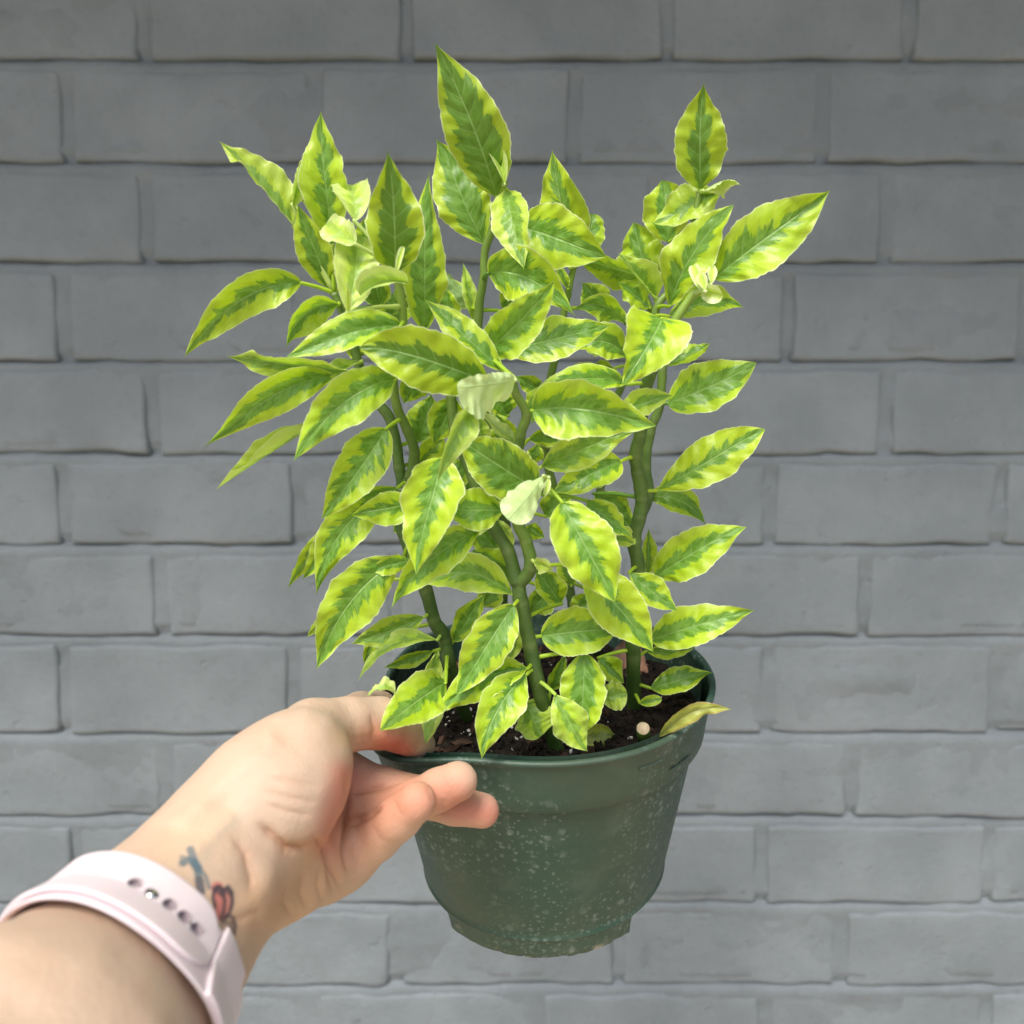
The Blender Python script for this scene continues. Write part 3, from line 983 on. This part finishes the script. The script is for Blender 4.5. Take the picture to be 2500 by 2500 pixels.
# --- inside of the bush
Lf((1021, 1078), (1052, 962), 104, -14, -12, roll=8, g=.46)
Lf((1112, 972), (1058, 1086), 92, -34, -36, roll=-10, g=.52, ol=.25)
Lf((1020, 1132), (1086, 1060), 70, -20, -20, roll=20, g=.22, ol=.3)
Lf((1176, 1086), (1168, 1010), 46, -30, -32, roll=10, g=.34, pale=.2)
Lf((1232, 910), (1037, 731), 68, -50, -44, roll=30, fold=18, g=.50, ol=.25)
Lf((970, 792), (957, 715), 92, -18, -18, roll=0, g=.50)
Lf((1324, 958), (1258, 918), 46, 10, 6, roll=10, g=.48)
Lf((1292, 1072), (1402, 1050), 48, -30, -34, roll=20, g=.42, ol=.2)
Lf((1302, 1130), (1312, 1082), 42, -20, -22, roll=0, g=.4)
Lf((1214, 1268), (1252, 1348), 46, -36, -40, roll=20, g=.32, pale=.3)
Lf((1288, 1286), (1330, 1312), 40, -44, -48, roll=20, g=.28)
Lf((1246, 1420), (1152, 1342), 92, -30, -28, roll=6, g=.56, ol=.15)
Lf((1304, 1372), (1352, 1392), 38, -60, -66, roll=30, g=.2, pale=.4)
Lf((1235, 1180), (1150, 1215), 78, -18, -16, roll=-10, g=.46, ol=.2)
Lf((1400, 1110), (1470, 1075), 66, -6, -10, roll=0, g=.46, ol=.2)
Lf((1385, 1300), (1445, 1380), 70, -8, -12, roll=0, g=.5, ol=.2)
Lf((1235, 1540), (1180, 1590), 60, -14, -12, roll=0, g=.46, ol=.2)
Lf((1400, 1540), (1465, 1500), 60, -4, -4, roll=0, g=.46, ol=.2)
Lf((1335, 940), (1300, 1035), 70, 6, 0, roll=10, g=.5, ol=.2)
Lf((1195, 1060), (1240, 1130), 66, -10, -14, roll=0, g=.5, ol=.2)

for b_, t_, w_, z_ in (((1170, 1175), (1095, 1240), 80, -20), ((1215, 1345), (1150, 1270), 76, -22), ((1085, 1190), (1150, 1120), 76, -18), ((1240, 1015), (1195, 955), 74, -14),
                       ((1420, 1010), (1480, 940), 76, 2), ((1480, 1180), (1420, 1120), 80, 4), ((1330, 1260), (1400, 1200), 74, -12), ((1100, 870), (1060, 960), 84, -14),
                       ((1030, 900), (985, 985), 72, -10), ((1130, 1400), (1085, 1330), 78, -12), ((1450, 1450), (1400, 1520), 76, -6), ((1180, 1480), (1225, 1400), 70, -8),
                       ((1500, 900), (1430, 940), 72, 8), ((900, 640), (905, 520), 80, -14), ((830, 690), (765, 605), 72, -12), ((930, 745), (905, 640), 84, -20), ((1000, 765), (1012, 640), 80, -16), ((1100, 800), (1085, 700), 70, -8),
                       ((1230, 760), (1282, 690), 76, 6), ((1150, 900), (1095, 830), 80, -20), ((900, 860), (838, 812), 76, -22), ((1060, 935), (1130, 870), 76, -24), ((1320, 850), (1270, 780), 76, 4), ((1250, 1080), (1210, 1010), 70, -24),
                       ((1480, 860), (1420, 800), 76, 6), ((1010, 1240), (960, 1300), 76, -14), ((1110, 1290), (1050, 1350), 80, -20), ((900, 1010), (850, 950), 74, -8), ((1340, 1440), (1290, 1500), 66, -18), ((905, 800), (930, 890), 74, -12), ((1470, 760), (1420, 690), 74, 16)):
    Lf(b_, t_, w_, z_, z_ - 3, roll=float(rng.uniform(-25, 25)), g=.48, ol=.15)

# dead leaves that dropped on the soil
sc_ = soil_hit(1535, 1650)
off = (proj(sc_)[2] - axis_d(1650)) * 1000
d1 = Lf((1520, 1690), (1545, 1540), 106, off + 2, off + 14, roll=10, fold=22, arch=.03, hook=False, name='fallen_leaf', mat=M_DEAD, parent=False)

tag(d1, 'dry pinkish brown leaf standing on the soil behind a stem', 'fallen leaf')
sc_ = soil_hit(1470, 1805)
off = (proj(sc_)[2] - axis_d(1805)) * 1000
d2 = Lf((1425, 1808), (1506, 1795), 62, off - 5, off - 3, roll=-10, fold=10, g=.5, ol=.8, dry=.45, hook=False, name='fallen_leaf', parent=False)
tag(d2, 'withered grey green leaf lying flat on the soil by the front rim', 'fallen leaf')

# ------------------------------------------------------------------ the hand: a distance field of bones and pads, meshed as one skin
HS = .94           # depth scale of the hand against the pixel sketch


def H(px, py, d, r):
    return np.append(P(px, py, d * HS), r * HS)


ARM = [H(-260, 3120, .140, .048), H(20, 2745, .164, .0392), H(190, 2530, .189, .0318), H(345, 2340, .214, .0268), H(470, 2185, .234, .0240)]
ARM_B = [H(345, 2335, .215, .025), H(550, 2052, .246, .0192), H(612, 1990, .256, .0186)]
ARM_C = [H(345, 2340, .215, .025), H(585, 2150, .248, .0160), H(640, 2125, .258, .0165)]
THENAR = [H(600, 1995, .255, .0195), H(660, 1925, .258, .0192), H(720, 1860, .266, .0158), H(766, 1792, .280, .0116)]
THENAR2 = [H(635, 1998, .256, .0160), H(682, 1962, .253, .0160), H(735, 1905, .260, .0130), H(768, 1860, .268, .0102)]
META_I = [H(610, 1990, .268, .014), H(720, 1850, .290, .0125), H(815, 1772, .315, .0105)]
META_M = [H(620, 2040, .274, .014), H(760, 1950, .300, .0125), H(858, 1905, .307, .0098)]
META_R = [H(640, 2080, .272, .015), H(770, 2030, .293, .0125), H(862, 1985, .299, .0098)]
HYPO = [H(625, 2135, .260, .0172), H(720, 2105, .268, .0148), H(790, 2090, .278, .0118), H(858, 2072, .285, .0095)]
HYPO2 = [H(795, 2125, .279, .0085), H(838, 2110, .283, .0085)]
THUMB = [H(766, 1790, .281, .0120), H(850, 1768, .292, .0100), H(925, 1765, .302, .0098), H(975, 1785, .312, .0082), H(1010, 1808, .318, .0070), H(1030, 1818, .321, .0058)]
INDEX = [H(812, 1774, .315, .0103), H(880, 1740, .335, .0088), H(925, 1733, .350, .0082), H(955, 1745, .362, .0072)]
MIDDLE = [H(856, 1915, .306, .0094), H(930, 1925, .306, .0083), H(1030, 1946, .304, .0077), H(1110, 1966, .302, .0073), H(1178, 1979, .299, .0066)]
RING = [H(866, 1990, .298, .0092), H(940, 1985, .295, .0082), H(1010, 1958, .291, .0078), H(1070, 1928, .288, .0076), H(1118, 1907, .286, .0073)]
LITTLE = [H(858, 2082, .286, .0097), H(920, 2042, .281, .0084), H(975, 1995, .276, .0077), H(1018, 1956, .272, .0069)]

VOX = .00085
allp = np.array(ARM[1:] + ARM_B + ARM_C + THENAR + META_I + HYPO + THUMB + INDEX + MIDDLE + RING + LITTLE)
lo = (allp[:, :3] - allp[:, 3:]).min(0) - .006
hi = (allp[:, :3] + allp[:, 3:]).max(0) + .006
dim = np.ceil((hi - lo) / VOX).astype(int)


def chain_field(phi, chain, k):
    for a, b in zip(chain[:-1], chain[1:]):
        m = max(a[3], b[3]) + k + .004
        i0 = np.clip(np.floor((np.minimum(a[:3], b[:3]) - m - lo) / VOX).astype(int), 0, dim)
        i1 = np.clip(np.ceil((np.maximum(a[:3], b[:3]) + m - lo) / VOX).astype(int), 0, dim)
        g = [lo[c] + VOX * np.arange(i0[c], i1[c], dtype=np.float32) for c in range(3)]
        X, Y, Z = g[0][:, None, None], g[1][None, :, None], g[2][None, None, :]
        ab = (b - a)[:3]
        L2 = float(ab @ ab)
        t = np.clip(((X - a[0]) * ab[0] + (Y - a[1]) * ab[1] + (Z - a[2]) * ab[2]) / L2, 0, 1).astype(np.float32)
        d = np.sqrt((X - a[0] - t * ab[0]) ** 2 + (Y - a[1] - t * ab[1]) ** 2 + (Z - a[2] - t * ab[2]) ** 2) - (a[3] + (b[3] - a[3]) * t)
        sl = (slice(i0[0], i1[0]), slice(i0[1], i1[1]), slice(i0[2], i1[2]))
        o = phi[sl]
        h = np.maximum(k - np.abs(o - d), 0) / k
        phi[sl] = np.minimum(o, d) - h * h * k * .25
    return phi


def smin(a, b, k):
    h = np.maximum(k - np.abs(a - b), 0) / k
    return np.minimum(a, b) - h * h * k * .25


phi = np.full(dim, .03, np.float32)
for ch in (ARM, ARM_B, ARM_C, META_I, META_M, META_R, HYPO, HYPO2, THENAR, THENAR2):
    phi = chain_field(phi, ch, .008 if ch not in (ARM,) else .004)
fin = np.full(dim, .03, np.float32)
for ch in (MIDDLE, RING, LITTLE, INDEX, THUMB):
    one = np.full(dim, .03, np.float32)
    chain_field(one, ch, .002)
    fin = smin(fin, one, .0012)
phi = smin(phi, fin, .0035)
del fin, one


def surface_nets(phi):
    ins = phi < 0
    cnt = np.zeros(tuple(s - 1 for s in phi.shape), np.uint8)
    C8 = [(i, j, k) for i in (0, 1) for j in (0, 1) for k in (0, 1)]
    n = cnt.shape
    for (i, j, k) in C8:
        cnt += ins[i:i + n[0], j:j + n[1], k:k + n[2]]
    act = np.argwhere((cnt > 0) & (cnt < 8))
    idx = np.full(n, -1, np.int32)
    idx[act[:, 0], act[:, 1], act[:, 2]] = np.arange(len(act))
    val = np.stack([phi[act[:, 0] + i, act[:, 1] + j, act[:, 2] + k] for (i, j, k) in C8], 1)
    acc = np.zeros((len(act), 3))
    num = np.zeros(len(act))
    for p in range(8):
        for q in range(p + 1, 8):
            a, b = np.array(C8[p]), np.array(C8[q])
            if np.abs(a - b).sum() != 1:
                continue
            m = (val[:, p] < 0) != (val[:, q] < 0)
            t = np.where(m, val[:, p] / np.where(m, val[:, p] - val[:, q], 1), 0)
            acc += np.where(m[:, None], a + t[:, None] * (b - a), 0)
            num += m
    verts = act + acc / num[:, None]
    quads = []
    for ax in range(3):
        s0 = [slice(1, -1)] * 3
        s0[ax] = slice(0, -1)
        s1 = list(s0)
        s1[ax] = slice(1, None)
        a, b = ins[tuple(s0)], ins[tuple(s1)]
        e = np.argwhere(a != b)
        sg = a[e[:, 0], e[:, 1], e[:, 2]]
        off_ = np.array([1, 1, 1])
        off_[ax] = 0
        e = e + off_
        u, v_ = (ax + 1) % 3, (ax + 2) % 3
        cs = []
        for du, dv in ((0, 0), (-1, 0), (-1, -1), (0, -1)):
            c = e.copy()
            c[:, u] += du
            c[:, v_] += dv
            cs.append(idx[c[:, 0], c[:, 1], c[:, 2]])
        qd = np.stack(cs, 1)
        qd[~sg] = qd[~sg][:, ::-1]
        quads.append(qd)
    quads = np.concatenate(quads)
    return verts, quads[(quads >= 0).all(1)]


for ax_ in range(3):
    for e_ in (0, -1):
        sl_ = [slice(None)] * 3
        sl_[ax_] = e_
        phi[tuple(sl_)] = np.maximum(phi[tuple(sl_)], .0004)
hv, hq = surface_nets(phi)
hv = lo + VOX * hv
del phi
# relax the voxel steps
e = np.concatenate([hq[:, [0, 1]], hq[:, [1, 2]], hq[:, [2, 3]], hq[:, [3, 0]]])
for _ in range(4):
    s = np.zeros_like(hv)
    c = np.zeros(len(hv))
    for a, b in ((0, 1), (1, 0)):
        for ax in range(3):
            s[:, ax] += np.bincount(e[:, a], hv[e[:, b], ax], len(hv))
        c += np.bincount(e[:, a], minlength=len(hv))
    hv = hv * .4 + .6 * s / c[:, None]

# one level of smooth subdivision so creases and tattoo lines are crisp
tm = bpy.data.meshes.new('tmp')
tm.from_pydata(hv.tolist(), [], hq.tolist())
to = bpy.data.objects.new('tmp', tm)
COL.objects.link(to)
md = to.modifiers.new('s', 'SUBSURF')
md.levels = 1
dg = bpy.context.evaluated_depsgraph_get()
ev = to.evaluated_get(dg).to_mesh()
hv = np.empty(len(ev.vertices) * 3)
ev.vertices.foreach_get('co', hv)
hv = hv.reshape(-1, 3)
hn = np.empty(len(ev.vertices) * 3)
ev.vertices.foreach_get('normal', hn)
hn = hn.reshape(-1, 3)
hq = np.empty(len(ev.polygons) * 4, np.int32)
ev.polygons.foreach_get('vertices', hq)
hq = hq.reshape(-1, 4)
bpy.data.objects.remove(to)
if (hn * (hv - hv.mean(0))).sum() < 0:
    hq = hq[:, ::-1]
    hn = -hn

px, py, dep = proj(hv)
facing = (hn * (CAM - hv)).sum(1) / np.linalg.norm(CAM - hv, axis=1)
front = np.clip(facing * 3, 0, 1)


def near(poly, wrap=False):
    """pixel distance of every skin point to a polyline, and the place along it"""
    pts = np.array(poly, float)
    best = np.full(len(px), 1e9)
    frac = np.zeros(len(px))
    seg = np.linalg.norm(np.diff(pts, axis=0), axis=1)
    tot = seg.sum()
    run = 0.0
    for a, b, sl in zip(pts[:-1], pts[1:], seg):
        ab = b - a
        t = np.clip(((px - a[0]) * ab[0] + (py - a[1]) * ab[1]) / (ab @ ab), 0, 1)
        d = np.hypot(px - a[0] - t * ab[0], py - a[1] - t * ab[1])
        frac = np.where(d < best, (run + t * sl) / tot, frac)
        best = np.minimum(best, d)
        run += sl
    if wrap:
        e_ = np.clip(np.minimum(frac, 1 - frac) / .3, 0, 1)
        return best, e_ * e_ * (3 - 2 * e_)
    return best


disp = np.zeros(len(hv))
CREASE = [  # polyline, half width px, depth mm
    ([(905, 1735), (915, 1780), (903, 1826)], 8, .5), ([(885, 1790), (890, 1828)], 6, .35), ([(868, 1790), (872, 1832)], 6, .3),
    ([(640, 1895), (720, 1905), (800, 1925)], 8, .35), ([(630, 1925), (700, 1945), (790, 1962)], 8, .4), ([(640, 1960), (700, 1980), (770, 1995)], 8, .45),
    ([(620, 2000), (660, 2035), (700, 2070), (740, 2075), (775, 2050)], 11, 1.3),
    ([(560, 2030), (600, 2080), (612, 2140), (606, 2200)], 14, .7),
    ([(720, 2250), (690, 2200), (700, 2150)], 8, .45), ([(755, 2235), (735, 2180), (745, 2120)], 8, .45), ([(790, 2215), (775, 2160), (785, 2100)], 7, .45),
    ([(815, 2195), (805, 2140), (800, 2080), (770, 2040)], 8, .7),
    ([(850, 2145), (842, 2080), (846, 1990), (850, 1930), (846, 1880)], 7, 1.9), ([(760, 2030), (795, 2080), (820, 2140), (835, 2180)], 9, 1.0),
    ([(960, 1950), (985, 2000)], 7, .25), ([(905, 2010), (935, 2060)], 7, .25), ([(1040, 1915), (1062, 1962)], 7, .25), ([(1085, 1945), (1080, 1990)], 7, .25),
    ([(566, 2250), (640, 2220)], 12, .4),
    ([(850, 2018), (900, 1995), (940, 1965)], 6, 1.2), ([(850, 1938), (890, 1930), (960, 1915)], 6, 1.0),
]
crease_tint = np.zeros(len(hv))
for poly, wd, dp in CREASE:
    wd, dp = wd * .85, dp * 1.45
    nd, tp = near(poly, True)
    crease_tint = np.maximum(crease_tint, np.exp(-(nd / (wd * .9)) ** 2) * front * min(1, dp * .5) * tp)
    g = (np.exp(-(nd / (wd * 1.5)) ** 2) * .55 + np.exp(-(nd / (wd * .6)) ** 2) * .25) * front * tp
    disp -= g * dp / 1000
# soft forms: tendon, knuckle, pads
for poly, wd, dp in (([(455, 2000), (560, 1900), (660, 1810)], 26, .9), ([(755, 1745), (790, 1760)], 34, 1.1), ([(940, 1800), (985, 1822)], 24, .8),
                     ([(660, 2140), (640, 2220)], 45, 1.4), ([(480, 2080), (560, 2000)], 20, .4)):
    disp += np.exp(-(near(poly) / wd) ** 2) * front * dp / 1000
disp += .00022 * vnoise(hv[:, 0] * 160, hv[:, 1] * 160, hv[:, 2] * 160) * front
hv = hv + hn * disp[:, None]

BASE = np.array([.490, .358, .258])
PINK = np.array([.52, .235, .15])
ROSE = np.array([.50, .165, .105])
ORNG = np.array([.52, .31, .165])
colr = np.repeat(BASE[None], len(hv), 0)


def tint(poly, wd, c, amt):
    global colr
    g = (np.exp(-(near(poly) / wd) ** 2) * amt)[:, None]
    colr = colr * (1 - g) + np.array(c) * g


tint([(640, 2230), (720, 2190), (800, 2120)], 80, ORNG, .75)
tint([(860, 2080), (940, 2010), (1010, 1950)], 60, (.53, .285, .18), .8)
tint([(880, 1990), (1100, 1915)], 55, PINK, .65)
tint([(880, 1910), (1020, 1950)], 45, PINK, .7)
tint([(1120, 1970), (1200, 1990)], 50, ROSE, .75)
tint([(795, 2060), (822, 1960), (838, 1890)], 36, ROSE, .75)
tint([(925, 1805), (985, 1825)], 42, (.50, .14, .085), .95)
tint([(1020, 1815), (1045, 1825)], 26, (.42, .28, .14), .5)
tint([(840, 1800), (900, 1800)], 36, ORNG, .5)
tint([(700, 2070), (760, 2060)], 26, (.42, .22, .11), .6)
tint([(430, 2060), (520, 2010)], 60, (.51, .39, .255), .5)
tint([(480, 2120), (540, 2040), (590, 1990)], 14, (.40, .36, .27), .35)
tint([(350, 2420), (300, 2320)], 90, (.46, .345, .25), .5)


colr = colr * (1 - .45 * crease_tint[:, None]) + np.array([.36, .15, .07]) * .45 * crease_tint[:, None]     # skin is redder in its folds


def ink(poly, wd, c, amt, soft=4):
    global colr
    d = near(poly)
    g = np.clip((wd + soft - d) / soft, 0, 1)
    g = (g * g * (3 - 2 * g) * amt * (facing > 0))[:, None]
    colr = colr * (1 - g) + np.array(c) * g


TEAL, DARK, RED = (.085, .13, .15), (.05, .045, .055), (.46, .10, .10)
# small tattoo of a forked sprig
ink([(464, 2076), (470, 2095), (476, 2110)], 7, TEAL, .8)
ink([(444, 2110), (462, 2100), (478, 2116)], 6, TEAL, .7)
ink([(444, 2094), (460, 2100)], 4, TEAL, .6)
ink([(442, 2104), (450, 2111)], 3, TEAL, .6)
ink([(474, 2108), (482, 2120)], 10, TEAL, .75)
ink([(482, 2120), (484, 2142), (492, 2178)], 7, TEAL, .85)
ink([(484, 2116), (502, 2140), (510, 2168)], 3, TEAL, .75)
ink([(486, 2150), (490, 2172)], 9, (.06, .085, .10), .8)
# and of a winged blossom beside it
ink([(530, 2168), (536, 2205), (541, 2232)], 12, RED, .75, 6)
ink([(555, 2180), (558, 2215)], 6, RED, .6, 5)
ink([(524, 2215), (519, 2190), (524, 2170), (533, 2164), (543, 2174), (548, 2200), (546, 2225), (540, 2242)], 3, DARK, .85)
ink([(526, 2172), (534, 2172), (540, 2182)], 7, DARK, .8)
ink([(548, 2172), (556, 2166), (565, 2180), (566, 2205), (560, 2228), (552, 2238)], 3, DARK, .85)
ink([(552, 2172), (562, 2182)], 5, DARK, .75)
ink([(544, 2250), (556, 2236), (568, 2240), (573, 2260), (570, 2282)], 3, DARK, .8)
ink([(552, 2254), (563, 2252), (562, 2272)], 3, DARK, .55)
ink([(560, 2290), (567, 2302), (566, 2335)], 3, DARK, .7)

person = empty('person', tuple(P(345, 2335, .205 * HS)))
tag(person, 'bare hand and tattooed inner wrist reaching in to pinch the pot rim', 'person')
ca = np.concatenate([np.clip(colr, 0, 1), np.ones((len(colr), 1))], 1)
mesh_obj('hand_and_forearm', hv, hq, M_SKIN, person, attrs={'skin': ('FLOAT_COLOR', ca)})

# ------------------------------------------------------------------ watch strap round the wrist
AX0, AX1 = ARM[2][:3], (ARM_B[1][:3] + ARM_C[1][:3]) / 2
D = unit(AX1 - AX0)
D = unit(D - Fv * (D @ Fv) * .15)                        # the strap sits a little askew on the arm


def strap_frame(c):
    global AXC, toC, SIDE, sub_v
    AXC = c
    toC = unit((CAM - AXC) - D * ((CAM - AXC) @ D))          # towards the lens
    SIDE = np.cross(D, toC)                                  # along the screen, lower right
    if proj(AXC + SIDE * .02)[1] < proj(AXC)[1]:
        SIDE = -SIDE
    sub_v = near_v[np.linalg.norm(near_v - AXC, axis=1) < .055]


near_v = hv[np.linalg.norm(hv - ARM[3][:3], axis=1) < .11]
angs = np.linspace(-math.pi, math.pi, 97)
ker = np.array([.06, .24, .4, .24, .06])


def measure():
    """radius of the forearm skin about the strap axis, by angle from the lens side, at three places along it"""
    rel = sub_v - AXC
    along = rel @ D
    c_, s_ = rel @ toC, rel @ SIDE
    rl = np.hypot(c_, s_)
    bn = np.round((np.arctan2(s_, c_) + math.pi) / (2 * math.pi) * 96).astype(int) % 96
    out = []
    for w_ in (-.012, 0, .012):
        m = np.abs(along - w_) < .003
        t = np.zeros(96)
        np.maximum.at(t, bn[m], rl[m])
        t[t == 0] = .024
        t = np.convolve(np.pad(t, 2, mode='wrap'), ker, 'valid')
        out.append(np.append(t, t[0]))
    return np.array(out)


def strap_pt(ang, w_, up):
    a = (ang + math.pi) % (2 * math.pi) - math.pi
    r = np.interp(w_, [-.012, 0, .012], [np.interp(a, angs, R_TAB[k]) for k in range(3)])
    return AXC + D * w_ + (toC * math.cos(a) + SIDE * math.sin(a)) * (r + up)


EDGE = np.array([(391, 2116), (442, 2145), (494, 2181), (528, 2220), (543, 2259)])
best = None
for i_ in (1, 2, 3):
    for u_ in np.linspace(0, 1, 17)[:-1]:
        strap_frame(((1 - u_) * ARM[i_] + u_ * ARM[i_ + 1])[:3])
        R_TAB = measure()
        cv = np.array([proj(strap_pt(a, .0112, .0030))[:2] for a in np.linspace(-1.6, 1.6, 60)])
        er = np.linalg.norm(cv[None] - EDGE[:, None], axis=2).min(1).mean()
        if best is None or er < best[0]:
            best = (er, AXC)
print('strap fit px', best)
strap_frame(best[1])
R_TAB = measure()


def ribbon(a0, a1, halfw, up, thick, na=120, nw=25, holes=(), name='strap', mat=None, parent=None, wc=lambda a: 0.0, cap=False, upf=None):
    A_ = np.linspace(a0, a1, na)
    gone = set()
    top, bot = np.zeros((na, nw, 3)), np.zeros((na, nw, 3))
    for i, a in enumerate(A_):
        hwid = halfw(a)
        u_ = upf(a) if upf else up
        for j, s in enumerate(np.linspace(-1, 1, nw)):
            s = math.sin(s * math.pi / 2)
            ed = math.sqrt(max(0, 1 - max(0, (abs(s) - .86) / .14) ** 2))
            for ha, hr in holes:
                if math.hypot((a - ha) * .027, s * hwid) < hr:
                    gone.add(i * nw + j)
            wv = wc(a) + s * hwid
            top[i, j] = strap_pt(a, wv, u_ + thick * (.45 + .55 * ed) )
            bot[i, j] = strap_pt(a, wv, u_ + thick * (.45 - .45 * ed))
    v = np.concatenate([top.reshape(-1, 3), bot.reshape(-1, 3)])
    m = na * nw
    f = grid_faces(na, nw) + [tuple(reversed(q)) for q in grid_faces(na, nw, off=m)]
    f = [q for q in f if not all((k % m) in gone for k in q)]
    for i in range(na - 1):
        f += [(i * nw, (i + 1) * nw, m + (i + 1) * nw, m + i * nw), ((i + 1) * nw + nw - 1, i * nw + nw - 1, m + i * nw + nw - 1, m + (i + 1) * nw + nw - 1)]
    for j in range(nw - 1):
        f += [(j + 1, j, m + j, m + j + 1), ((na - 1) * nw + j, (na - 1) * nw + j + 1, m + (na - 1) * nw + j + 1, m + (na - 1) * nw + j)]
    return mesh_obj(name, v, f, mat, parent)


def ang_of(pxy):
    c = [(math.hypot(*(np.array(proj(strap_pt(a, 0, .004))[:2]) - np.array(pxy))), a) for a in np.linspace(-2.2, 2.2, 300)]
    return min(c)[1]


watch = empty('wrist_watch', tuple(AXC))
tag(watch, 'pale pink silicone watch strap buckled round the wrist', 'watch')
a_tip = ang_of((507, 2345))
hole_a = [ang_of(q) for q in ((328, 2140), (380, 2158), (426, 2185), (470, 2215), (503, 2254))]
print('strap angles', a_tip, hole_a)
ribbon(-1.9, 2.4, lambda a: .0104, .0002, .0013, na=150, name='strap_loop', mat=M_STRAP, parent=watch, wc=lambda a: -.0010, upf=lambda a: .0002 + .0006 * math.exp(-((a - a_tip) / .2) ** 2))
tw = .0100
ribbon(-2.4, a_tip, lambda a: tw * (1 if a < a_tip - .30 else math.sqrt(max(.004, 1 - ((a - a_tip + .30) / .30) ** 2.4))), .0016, .0016, na=420, nw=91,
       holes=[(h, .0016) for h in hole_a], name='strap_tail', mat=M_STRAP, parent=watch, wc=lambda a: .0012)
# ridge where the tail tucks under the loop
ribbon(a_tip + .02, a_tip + .5, lambda a: .0108, .0010, .0022, na=40, name='strap_keeper', mat=M_STRAP, parent=watch, upf=lambda a: .0002 + .0012 * math.exp(-((a - a_tip - .05) / .2) ** 2))
for ha in hole_a[2:] + hole_a[:1]:  # dark discs paint the shade at the bottom of the holes
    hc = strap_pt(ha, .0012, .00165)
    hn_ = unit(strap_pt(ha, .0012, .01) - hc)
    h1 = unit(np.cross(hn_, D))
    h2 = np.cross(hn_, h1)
    mesh_obj('hole_shade_disc', [hc + (h1 * math.cos(x) + h2 * math.sin(x)) * r_ + hn_ * z_ for r_, z_ in ((.0001, 0), (.0012, 0), (.0017, .0001), (.0017, .0014)) for x in np.linspace(0, 2 * math.pi, 20, endpoint=False)],
             grid_faces(4, 20, wrap=True), M_HOLE_SHADE, watch)
# steel pin showing in the second hole
c0 = strap_pt(hole_a[1], .0012, .0022)
nn = unit(strap_pt(hole_a[1], .0012, .01) - c0)
e1 = unit(np.cross(nn, D))
e2 = np.cross(nn, e1)
vv, ff = [], []
for k in range(6):
    th = k / 5 * math.pi / 2
    for j in range(18):
        x = 2 * math.pi * j / 18
        vv.append(c0 + nn * (.0011 * math.sin(th)) + (e1 * math.cos(x) + e2 * math.sin(x)) * (.0014 * math.cos(th) + 1e-5))
mesh_obj('steel_pin', vv, grid_faces(6, 18, wrap=True), M_STEEL, watch)
# watch case on the back of the wrist
cc = strap_pt(math.pi, 0, .0045)
nb = unit(cc - AXC)
eb = np.cross(D, nb)
vv = []
prof = [(.0, -.0045), (.88, -.0045), (1.0, -.0030), (1.02, 0), (1.0, .0030), (.93, .0044), (.0, .0050)]
for rr, hh in prof:
    for j in range(48):
        x = 2 * math.pi * j / 48
        c_, s_ = math.cos(x), math.sin(x)
        q = (abs(c_) ** 4 + abs(s_) ** 4) ** -.25
        vv.append(cc + nb * hh + D * (.0185 * rr * q * c_) + eb * (.016 * rr * q * s_))
mesh_obj('watch_case', vv, grid_faces(len(prof), 48, wrap=True), M_STEEL, watch)
vv = [cc + nb * (.0046 + (.0008 if r_ == 0 else 0)) + (D * (.0155 * r_ * math.cos(x)) + eb * (.0135 * r_ * math.sin(x))) * (abs(math.cos(x)) ** 4 + abs(math.sin(x)) ** 4) ** -.25
      for r_ in (1, 0) for x in np.linspace(0, 2 * math.pi, 40, endpoint=False)]
mesh_obj('watch_glass', vv, grid_faces(2, 40, wrap=True), M_GLASS, watch)
